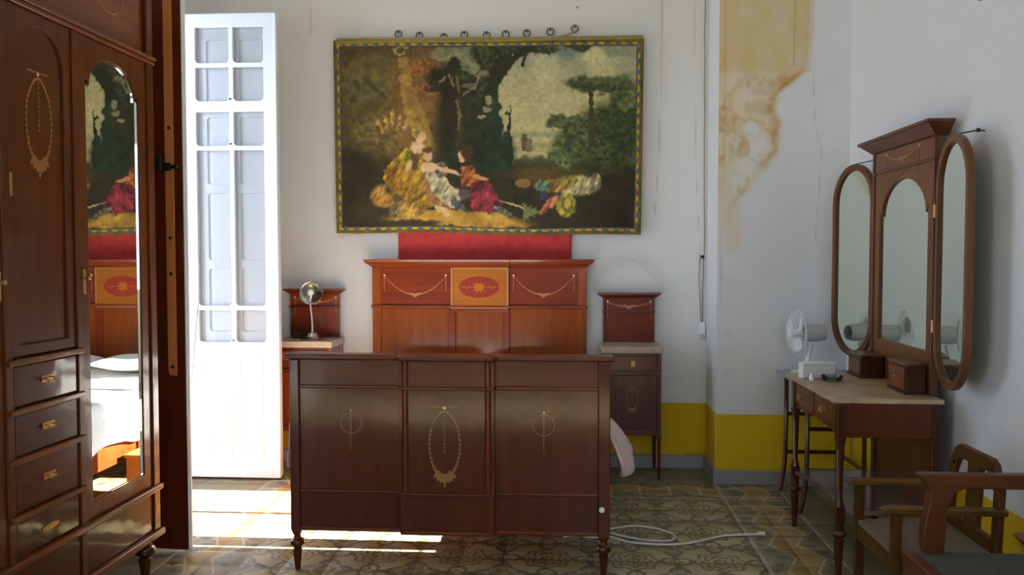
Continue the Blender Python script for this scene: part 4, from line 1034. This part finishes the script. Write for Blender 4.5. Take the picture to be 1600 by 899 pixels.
t = MB(); t.box(-2.50, WX + .018, W0 - .012, W1 + .018, .420, .450); t.build('plinth_moulding', M['ward_h'], wr, .008)
for a_, c_ in ((W0 + .06, 2.685), (2.733, 3.107), (3.153, W1 - .06)):
    t = MB(); t.fbox(G, a_, c_, .243, .418, 0, .020); t.build('base_drawer', M['ward_d'], wr, .005)
t = MB(); t.box(-2.50, WX + .022, W0 - .015, W1 + .02, .205, .240); t.build('base_moulding', M['ward_h'], wr, .008)
for xx, y_ in ((-1.94, 3.675), (-1.94, 2.19), (-2.44, 3.675), (-2.44, 2.19), (-1.94, 3.13), (-1.94, 2.71)):
    t = MB(); t.lathe([(.012, 0), (.016, .01), (.029, .10), (.030, .112), (.024, .118), (.027, .125), (.046, .14), (.048, .155), (.042, .17), (.03, .18), (.034, .206)], at(xx, y_, 0), 20); t.build('turned_foot', M['dt_leg'], wr)

# ------------------------------------------------------------------ dressing table with triple mirror
dt = thing('dressing_table', 'marble-topped dressing table with three-part standing mirror', 'dressing table', (1.49, 4.37, 0))
# marble top with a chipped front edge
pts = [(1.238, 3.925)]
for (a_, c_) in ((1.244, 4.02), (1.236, 4.05), (1.238, 4.20), (1.246, 4.215), (1.24, 4.24), (1.237, 4.45), (1.243, 4.47), (1.238, 4.50), (1.238, 4.78), (1.252, 4.80)): pts.append((a_, c_))
pts += [(1.738, 4.80), (1.738, 3.925), (1.35, 3.925), (1.345, 3.932), (1.33, 3.932), (1.325, 3.925)]
t = MB(); t.plate(pts, [], lambda a_, b_, c: (a_, b_, c), .826, .848); t.build('marble_top', M['marble'], dt, .003, label='chipped cream marble slab')
# front apron: scalloped board with two drawers
sc = []
Ya, Yb_ = 3.93, 4.69
for i in range(61):
    s = i/60; yy_ = Ya + (Yb_-Ya)*s; e = abs(2*s - 1)
    sc.append((yy_, .655 + .028*(1 - e)**.6 + .010*abs(math.sin(s*PI*9)) - .02*(e > .93)))
t = MB(); t.plate([(Yb_, .825), (Ya, .825)] + sc, [], FXn(1.272), -.012, 0); t.build('front_apron', M['dt_y'], dt, .002)
for y0_, y1_ in ((3.955, 4.30), (4.325, 4.665)):
    t = MB(); t.fbox(FXn(1.272), y0_, y1_, .705, .815, 0, .010); dr = t.build('drawer', M['dt_y'], dt, .003)
    yc = {3.955: 4.15, 4.325: 4.53}[y0_]
    for dy in (-.022, .022):
        t = MB(); t.plate([(yc + dy + .010*math.cos(2*PI*i/12), .765 + .015*math.sin(2*PI*i/12)) for i in range(12)], [], FXn(1.262), 0, .003); t.build('pull_rose', M['brass'], dr)
    t = MB(); t.tube([(1.250, yc - .022, .765), (1.246, yc - .02, .745), (1.246, yc + .02, .745), (1.250, yc + .022, .765)], .0032, 6); t.build('pull', M['brass'], dr)
t = MB(); t.box(1.285, 1.70, 3.93, 3.945, .665, .825); t.build('side_panel', M['dt_v'], dt, .002)
t = MB(); t.box(1.285, 1.70, 4.675, 4.69, .665, .825); t.build('side_panel', M['dt_v'], dt, .002)
t = MB(); t.box(1.285, 1.70, 3.945, 4.675, .69, .70); t.build('drawer_bottom', M['dt_v'], dt)
t = MB(); t.box(1.70, 1.72, 3.95, 4.67, .30, .825); t.build('back_panel', M['dt_v'], dt, .002)
for xx, y_, fr in ((1.272, 3.925, 1), (1.272, 4.675, 1), (1.705, 3.94, 0), (1.705, 4.68, 0)):
    t = MB()
    if fr:
        t.box(xx - .02, xx + .02, y_ - .02, y_ + .02, .665, .825)
        t.lathe([(.010, 0), (.013, .008), (.022, .175), (.024, .185), (.018, .19), (.020, .196), (.032, .206), (.034, .216), (.029, .226), (.02, .232), (.021, .245), (.021, .30), (.021, .36), (.015, .372), (.013, .39), (.018, .60), (.020, .64), (.028, .667)], at(xx, y_, 0), 20)
        t.box(xx - .021, xx + .021, y_ - .021, y_ + .021, .275, .345)
    else: t.box(xx - .018, xx + .018, y_ - .018, y_ + .018, 0, .825)
    t.build('leg', M['dt_leg'], dt, .003)
# lower shelf with a hollowed front
pts = [(1.70, 3.93), (1.70, 4.69), (1.29, 4.69), (1.265, 4.66)]
for i in range(1, 16): s = i/16; pts.append((1.262 + .06*math.sin(PI*s)**.9, 4.66 - .72*s))
pts += [(1.265, 3.94), (1.29, 3.93)]
M['shelf'] = new_mat('polished_shelf', L(96,74,66), .22, coat=1, coat_rough=.12)
t = MB(); t.plate(pts, [], lambda a_, b_, c: (a_, b_, c), .298, .322); t.build('lower_shelf', M['shelf'], dt, .004)
# mirror
MX = 1.73; G = FXn(MX)
gl = arch(4.10, 4.715, 1.055, 1.72, 1.905, 22, .028, .022)
t = MB(); t.plate(rect(4.02, 4.81, .849, 2.075), [gl], G, -.018, .010); mf = t.build('mirror_frame', M['frame'], dt, .003, label='centre frame of the triple mirror')
t = MB(); t.plate(gl, [], G, -.012, -.002); t.build('mirror_glass', M['green_mirror'], mf)
t = MB(); t.plate(rect(4.055, 4.775, 1.975, 2.07), [], G, .010, .014); t.build('frieze_panel', M['dt_y'], mf, .002)
swag_inlay(mf, FXn(MX - .014), 4.2, 4.62, 2.045, .035)
t = MB(); t.fbox(G, 4.02, 4.81, 1.958, 1.968, .010, .020); t.build('frieze_moulding', M['dt_v'], mf, .002)
for a_, c_ in ((4.02, 4.045), (4.785, 4.81)):
    t = MB(); t.fbox(G, a_, c_, .849, 2.075, .010, .018); t.build('frame_post', M['dt_v'], mf, .003)
t = MB(); t.frustum((MX - .02, 1.775, 4.015, 4.815), (MX - .075, 1.775, 3.96, 4.87), 2.075, 2.125); t.box(MX - .082, 1.775, 3.952, 4.878, 2.125, 2.142); t.build('mirror_cornice', M['dt_v'], mf, .003)
def wing(hy, sg, angd, label):
    an = math.radians(angd)
    def Fw(a_, v_, w_): # a_ from hinge outward, w_ toward room
        return (MX - a_*math.sin(an) - w_*math.cos(an), hy + sg*a_*math.cos(an) - w_*sg*-1*-1*math.sin(an)*1.0*(-1 if False else 1)*(-1), v_)
    def Fw(a_, v_, w_):
        dx, dy = -math.sin(an), sg*math.cos(an)       # along
        nx, ny = -math.cos(an), -sg*math.sin(an)      # normal into the room
        return (MX + dx*a_ + nx*w_, hy + dy*a_ + ny*w_, v_)
    t = MB(); t.plate(stadium(.225, .915, 2.045, 18, .225), [stadium(.190, .950, 2.010, 18, .225)], Fw, -.018, .012); f_ = t.build('wing_frame', M['frame'], dt, .004, label=label)
    t = MB(); t.plate(stadium(.192, .948, 2.012, 18, .225), [], Fw, -.012, -.002); t.build('wing_glass', M['green_mirror'], f_)
    for zz in (1.18, 1.72):
        t = MB(); t.tube([Fw(.0, zz - .03, .013), Fw(.0, zz + .03, .013)], .006, 8); t.build('hinge', M['brass'], f_)
    return Fw
F1 = wing(4.81, 1, 11, 'far oval side mirror'); F2 = wing(4.02, -1, 7.5, 'near oval side mirror')
t = MB(); p_ = F2(.225, 2.045, 0); t.tube([p_, (1.79, p_[1] - .02, 2.06), (1.815, p_[1] - .03, 2.055)], .0035, 6); t.lathe([(.008, -.008), (.01, 0), (.008, .008)], at(1.79, p_[1]-.02, 2.06), 8); t.build('wall_hook', M['iron'], dt)
t = MB(); p_ = F1(.225, 2.045, 0); t.tube([p_, (1.74, 4.80, 2.05)], .003, 6); t.build('stay_wire', M['iron'], dt)
# little drawer boxes
def jewel(x0, x1, y0, y1, h_, label):
    c = thing('drawer_box', label, 'box', ((x0+x1)/2, (y0+y1)/2, .848), 'small drawer boxes in front of the mirror'); z_ = .849
    t = MB(); t.box(x0, x1, y0, y1, z_, z_ + h_ - .012); t.build('body', M['jewel'], c, .002)
    t = MB(); t.box(x0 - .010, x1, y0 - .008, y1 + .008, z_ + h_ - .012, z_ + h_); t.build('lid', M['dt_y'], c, .003)
    t = MB(); t.box(x0 - .008, x1, y0 - .005, y1 + .005, z_, z_ + .012); t.build('plinth', M['jewel'], c, .002)
    t = MB(); t.fbox(FXn(x0), y0 + .015, y1 - .015, z_ + .022, z_ + h_ - .024, 0, .005); d_ = t.build('drawer', M['dt_y'], c, .002)
    t = MB(); t.lathe([(.004, 0), (.004, .008), (.008, .012), (.001, .016)], lambda a_, b_, cc: (x0 - .005 - cc, (y0+y1)/2 + a_, z_ + h_/2 + b_), 10); t.build('knob', M['brass'], d_)
jewel(1.615, 1.708, 4.055, 4.265, .15, 'small dark drawer box at the near end of the dressing table')
jewel(1.59, 1.708, 4.585, 4.79, .125, 'small dark drawer box at the far end of the dressing table')

# ------------------------------------------------------------------ fan and bits on the dressing table
ZT = .849
ZF = .776; KF = 1.12
fan = thing('desk_fan', 'white plastic desk fan facing left on the grey marble side table', 'fan', (1.46, 5.18, ZF))
t = MB(); t.lathe([(.092, ZF), (.095, ZF+.008), (.085, ZF+.024), (.03, ZF+.034), (.022, ZF+.05)], at(1.465, 5.18, 0), 28); t.build('base', M['plastic'], fan)
t = MB(); t.tube([(1.465, 5.18, ZF+.03), (1.48, 5.18, ZF+.12), (1.495, 5.18, ZF+.20)], [.02, .014, .018], 14); t.build('neck', M['plastic'], fan)
fa = math.radians(6)
def FF(a_, b_, c):  # axis c toward -x
    return (1.415 - KF*(c*math.cos(fa) + a_*math.sin(fa)), 5.18 + KF*(a_*math.cos(fa) - c*math.sin(fa)), 1.037 + KF*b_)
t = MB(); t.lathe([(.022, -.155), (.040, -.148), (.047, -.12), (.048, -.06), (.044, -.03), (.036, -.026)], FF, 24); t.build('motor_housing', M['plastic_grey'], fan)
t = MB()
for ss in (1, -1):
    for k_ in range(36):
        a_ = 2*PI*k_/36; pr_ = [(.03, .045 if ss > 0 else -.03), (.08, .038 if ss > 0 else -.022), (.112, .020 if ss > 0 else -.008), (.120, .005)]
        t.tube([FF(r_*math.cos(a_), r_*math.sin(a_), c_) for r_, c_ in pr_], .0010, 4)
for r_, c_ in ((.120, .005), (.122, .0), (.08, .038), (.08, -.022), (.11, .021), (.05, .043), (.05, -.028)):
    t.tube([FF(r_*math.cos(2*PI*k_/32), r_*math.sin(2*PI*k_/32), c_) for k_ in range(32)], .0018 if r_ > .115 else .0011, 5, True)
t.build('cage', M['plastic'], fan)
t = MB(); t.lathe([(.001, .050), (.028, .048), (.030, .040), (.001, .040)], FF, 20); t.build('badge', M['plastic'], fan)
for k_ in range(3):
    t = MB(); v = []
    for i in range(7):
        for j in range(7):
            r_ = .018 + .085*i/6; a_ = 2*PI*k_/3 + (j/6 - .5)*(1.25 - .25*i/6) + .3
            for dz_ in (0,): v.append(FF(r_*math.cos(a_), r_*math.sin(a_), .008 + .016*(j/6 - .5)*1.4))
    t.add(v, [(i*7+j, i*7+j+1, (i+1)*7+j+1, (i+1)*7+j) for i in range(6) for j in range(6)])
    o = t.build('blade', M['plastic'], fan, smooth=180); so = o.modifiers.new('t', 'SOLIDIFY'); so.thickness = .0015
t = MB(); t.lathe([(.016, -.02), (.018, .03), (.010, .034)], FF, 16); t.build('hub', M['plastic'], fan)
wb = thing('plastic_box', 'white rectangular plastic box in front of the fan', 'box', (1.35, 4.57, ZT))
t = MB(); t.box(1.283, 1.445, 4.545, 4.61, ZT, ZT + .080); t.build('tub', M['plastic_grey'], wb, .006)
t = MB(); t.box(1.280, 1.448, 4.542, 4.613, ZT + .080, ZT + .088); t.build('lid', M['plastic'], wb, .003)
t = MB(); t.box(1.262, 1.2815, 4.55, 4.605, ZT, ZT + .084); t.build('end_cap', M['plastic'], wb, .004)
o = MB().lathe([(.025, ZT), (.048, ZT + .006), (.056, ZT + .030), (.053, ZT + .030), (.045, ZT + .010), (.001, ZT + .006)], at(1.40, 4.465, 0), 28).build('glass_dish', M['dish'])
tag(o, 'shallow glass dish in front of the plastic box on the dressing table', 'dish')
cp = thing('small_bottle', 'tiny white bottle beside the glass dish', 'bottle', (1.30, 4.49, ZT))
MB().lathe([(.012, ZT), (.013, ZT+.018), (.006, ZT+.024)], at(1.30, 4.49, 0), 14).build('body', M['porcelain'], cp)
MB().lathe([(.0075, ZT+.024), (.0075, ZT+.036), (.001, ZT+.037)], at(1.30, 4.49, 0), 12).build('cap', M['plastic'], cp)

# ------------------------------------------------------------------ side table behind the dressing table
stb = thing('side_table', 'small side table with grey marble top and sabre legs, behind the dressing table', 'side table', (1.56, 5.12, 0))
t = MB(); t.box(1.352, 1.79, 4.90, 5.45, .752, .775); t.build('marble_top', M['marble_grey'], stb, .004, label='grey marble slab')
for y_ in (4.915, 5.385):
    t = MB(); t.tube([(1.405, y_, .75), (1.405, y_, .45), (1.403, y_, .25), (1.397, y_, .16), (1.384, y_, .07), (1.365, y_, 0)], [.015]*6, 4); t.build('sabre_leg', M['dt_leg'], stb, .002)
    t = MB(); t.tube([(1.73, y_, .75), (1.73, y_, .45), (1.73, y_, .2), (1.735, y_, .08), (1.75, y_, 0)], .015, 4); t.build('sabre_leg', M['dt_leg'], stb, .002)
    for z_ in (.50, .255):
        t = MB(); t.box(1.41, 1.725, y_ - .009, y_ + .009, z_ - .011, z_ + .011); t.build('stretcher', M['dt_leg'], stb, .002)
    t = MB(); t.box(1.41, 1.725, y_ - .009, y_ + .009, .715, .752); t.build('apron', M['dt_leg'], stb, .002)
t = MB(); t.box(1.72, 1.738, 4.92, 5.38, .715, .752); t.build('apron', M['dt_leg'], stb, .002)
t = MB(); t.box(1.72, 1.738, 4.92, 5.38, .245, .265); t.build('stretcher', M['dt_leg'], stb, .002)

# ------------------------------------------------------------------ low oak armchair by the right wall
ca_ = thing('low_armchair', 'low oak armchair with pointed arch back and tan seat', 'chair', (1.38, 3.3, 0))
CY0, CY1 = 3.09, 3.51
G = FXn(1.585)
lean = lambda F_: (lambda u_, v_, w_: (F_(u_, v_, w_)[0] + max(0, v_ - .42)*.05, u_, v_))
GL_ = lean(G)
out = [(CY0, .02), (CY0 + .035, .02), (CY0 + .035, .40), (CY0+.035, .44), (CY1 - .035, .44), (CY1 - .035, .02), (CY1, .02), (CY1, .66), (CY1 - .03, .745), (CY1 - .12, .80), (CY1 - .155, .805), (CY0 + .155, .805), (CY0 + .045, .775), (CY0 + .02, .76), (CY0, .66)]
out = [(CY0 + .03, .40), (CY1 - .03, .40), (CY1 - .005, .40), (CY1 - .006, .655), (CY1 - .055, .742), (CY1 - .085, .758), (CY0 + .085, .758), (CY0 + .055, .742), (CY0 + .006, .655), (CY0 + .005, .40)]
yc = (CY0 + CY1)/2
hL = [(CY0 + .045, .47), (yc - .045, .47), (yc - .045, .705), (CY0 + .10, .705), (CY0 + .075, .69), (CY0 + .05, .64)]
hR = [(2*yc - p[0], p[1]) for p in hL][::-1]
t = MB(); t.plate(out, [hL, hR], GL_, 0, .026); t.build('backrest', M['oak'], ca_, .004)
for y_ in (CY0, CY1 - .036):
    t = MB(); t.box(1.56, 1.596, y_, y_ + .036, 0, .43); t.build('leg', M['oak'], ca_, .004)
    t = MB(); t.box(1.195, 1.229, y_, y_ + .034, 0, .565); t.build('leg', M['oak'], ca_, .004)
    t = MB(); t.prism([(1.165, .567), (1.60, .567), (1.60, .590), (1.18, .592), (1.155, .582)], lambda p, q_, a_: (p, a_, q_), y_ - .008, y_ + .042); t.build('armrest', M['oak_x'], ca_, .005)
    t = MB(); t.box(1.22, 1.57, y_ + .006, y_ + .028, .345, .40); t.build('seat_rail', M['oak_x'], ca_, .003)
t = MB(); t.box(1.20, 1.222, CY0 + .03, CY1 - .03, .345, .40); t.build('seat_rail', M['oak_x'], ca_, .003)
t = MB(); t.box(1.20, 1.56, CY0 + .008, CY1 - .008, .40, .425); t.build('seat', M['seat_tan'], ca_, .010, segs=3)
# ------------------------------------------------------------------ reddish armchair, cut by the frame
cb = thing('armchair', 'reddish wooden armchair with dark green seat at the lower right', 'chair', (1.5, 2.55, 0))
BY0, BY1 = 2.19, 2.85
def armpost(y_):
    t = MB(); pr_ = [(1.195, .53), (1.258, .53), (1.262, .60), (1.262, .66), (1.285, .735), (1.32, .752), (1.72, .752), (1.75, .79), (1.72, .80), (1.19, .800), (1.168, .796), (1.20, .765), (1.212, .74), (1.202, .68), (1.190, .62), (1.188, .57)]
    pr_ = [(p[0] - .005, p[1] - .008) for p in pr_]
    t.prism(pr_, lambda p, q_, a_: (p, a_, q_), y_, y_ + .045); t.build('arm', M['chair_red'], cb, .006)
armpost(BY1 - .045); armpost(BY0)
for y_ in (BY0, BY1 - .045):
    t = MB(); t.prism([(1.165, .0), (1.21, 0), (1.215, .48), (1.15, .48)], lambda p, q_, a_: (p, a_, q_), y_, y_ + .045); t.build('leg', M['chair_red'], cb, .005)
    t = MB(); t.prism([(1.72, 0), (1.765, 0), (1.745, .48), (1.77, 1.02), (1.735, 1.02), (1.70, .48)], lambda p, q_, a_: (p, a_, q_), y_, y_ + .045); t.build('leg', M['chair_red'], cb, .005)
    t = MB(); t.box(1.15, 1.73, y_ + .008, y_ + .037, .43, .515); t.build('seat_rail', M['chair_red'], cb, .004)
t = MB(); t.box(1.135, 1.175, BY0, BY1, .42, .517); t.build('seat_rail', M['chair_red'], cb, .006)
t = MB(); t.box(1.176, 1.70, BY0 + .04, BY1 - .012, .50, .525); t.build('seat', M['seat_green'], cb, .014, segs=3)
t = MB(); t.box(1.735, 1.76, BY0 + .04, BY1 - .04, .88, 1.0); t.build('back_rail', M['chair_red'], cb, .005)
t = MB(); t.box(1.728, 1.750, BY0 + .22, BY1 - .22, .50, .89); t.build('splat', M['chair_red'], cb, .004)

# ------------------------------------------------------------------ switch, cables, nails
sw = thing('light_switch', 'small old white light switch near the corner of the back wall', 'switch', (.955, 5.905, .93))
t = MB(); t.box(.935, .972, 5.893, 5.917, .955, 1.04); t.build('housing', M['plastic'], sw, .004)
t = MB(); t.box(.948, .960, 5.888, 5.894, .985, 1.01); t.build('rocker', M['plastic'], sw, .002)
t = MB(); t.box(.940, .975, 5.90, 5.917, .925, .950); t.build('junction', M['plastic_grey'], sw, .003)
random.seed(3)
def cable(name, pts, r, label, mat):
    P_ = [Vector(p) for p in pts]; out_ = []
    for a_, c_ in zip(P_[:-1], P_[1:]):
        for k_ in range(6): out_.append(a_.lerp(c_, k_/6) + Vector((random.uniform(-.002, .002), 0, 0)))
    out_.append(P_[-1]); t = MB(); t.tube(out_, r, 6)
    tag(t.build(name, mat, None, smooth=180), label, 'cable')
cable('wall_cable', [(.962, 5.914, 3.9), (.955, 5.914, 3.0), (.958, 5.914, 2.2), (.965, 5.914, 1.6), (.957, 5.914, 1.3), (.955, 5.914, 1.04)], .0035, 'thin brown cable running down the corner to the light switch', M['cable'])
cable('wall_wire', [(.935, 5.915, 1.52), (.930, 5.915, 1.35), (.938, 5.915, 1.2), (.946, 5.914, 1.04)], .0022, 'short second wire looping above the light switch', M['cable'])
t = MB(); t.lathe([(.005, 0), (.005, .006), (.012, .010), (.012, .014)], lambda a_, b_, c: (.951 + a_, 5.918 - c, 1.50 + b_), 10); tag(t.build('cable_clip', M['iron']), 'black clip holding the cable in the corner', 'clip')
t = MB(); t.lathe([(.004, 0), (.004, .010), (.001, .012)], lambda a_, b_, c: (XR - c, 3.84 + a_, 2.64 + b_), 8); tag(t.build('wall_nail', M['iron']), 'lone nail high on the right wall', 'nail')
t = MB(); t.lathe([(.004, 0), (.004, .010), (.001, .012)], lambda a_, b_, c: (.072 + a_, YB - c, 3.245 + b_), 8); tag(t.build('wall_nail', M['iron']), 'lone nail on the back wall above the tapestry', 'nail')
def smooth_path(pts, z, n=8):
    out_ = []; q = [pts[0]] + pts + [pts[-1]]
    for i in range(1, len(q) - 2):
        p0, p1, p2, p3 = q[i-1], q[i], q[i+1], q[i+2]
        for k_ in range(n):
            t_ = k_/n
            out_.append(tuple(.5*(2*p1[j] + (p2[j]-p0[j])*t_ + (2*p0[j]-5*p1[j]+4*p2[j]-p3[j])*t_*t_ + (-p0[j]+3*p1[j]-3*p2[j]+p3[j])*t_**3) for j in (0, 1)) + (z,))
    out_.append((*pts[-1], z)); return out_
CAB = [(-0.013, 4.397), (0.108, 4.467), (0.214, 4.526), (0.359, 4.6), (0.463, 4.585), (0.544, 4.526), (0.581, 4.467), (0.574, 4.406), (0.525, 4.368), (0.426, 4.376), (0.312, 4.429), (0.213, 4.494), (0.125, 4.478), (0.09, 4.424), (0.14, 4.397), (0.21, 4.432), (0.275, 4.386), (0.339, 4.341), (0.437, 4.319), (0.536, 4.316), (0.638, 4.342), (0.73, 4.396), (0.825, 4.462), (0.897, 4.487), (1.041, 4.507)]
fc = thing('floor_cable', 'pale cable looping on the floor from under the bed to the right', 'cable', (.5, 4.3, 0))
t = MB(); t.tube(smooth_path(CAB, .0075), .0065, 6); t.build('cord', M['cable_white'], fc, smooth=180)
t = MB(); t.tube([(1.035, 4.508, .012), (1.072, 4.507, .012)], [.010, .012], 8); t.build('plug', M['cable_white'], fc)
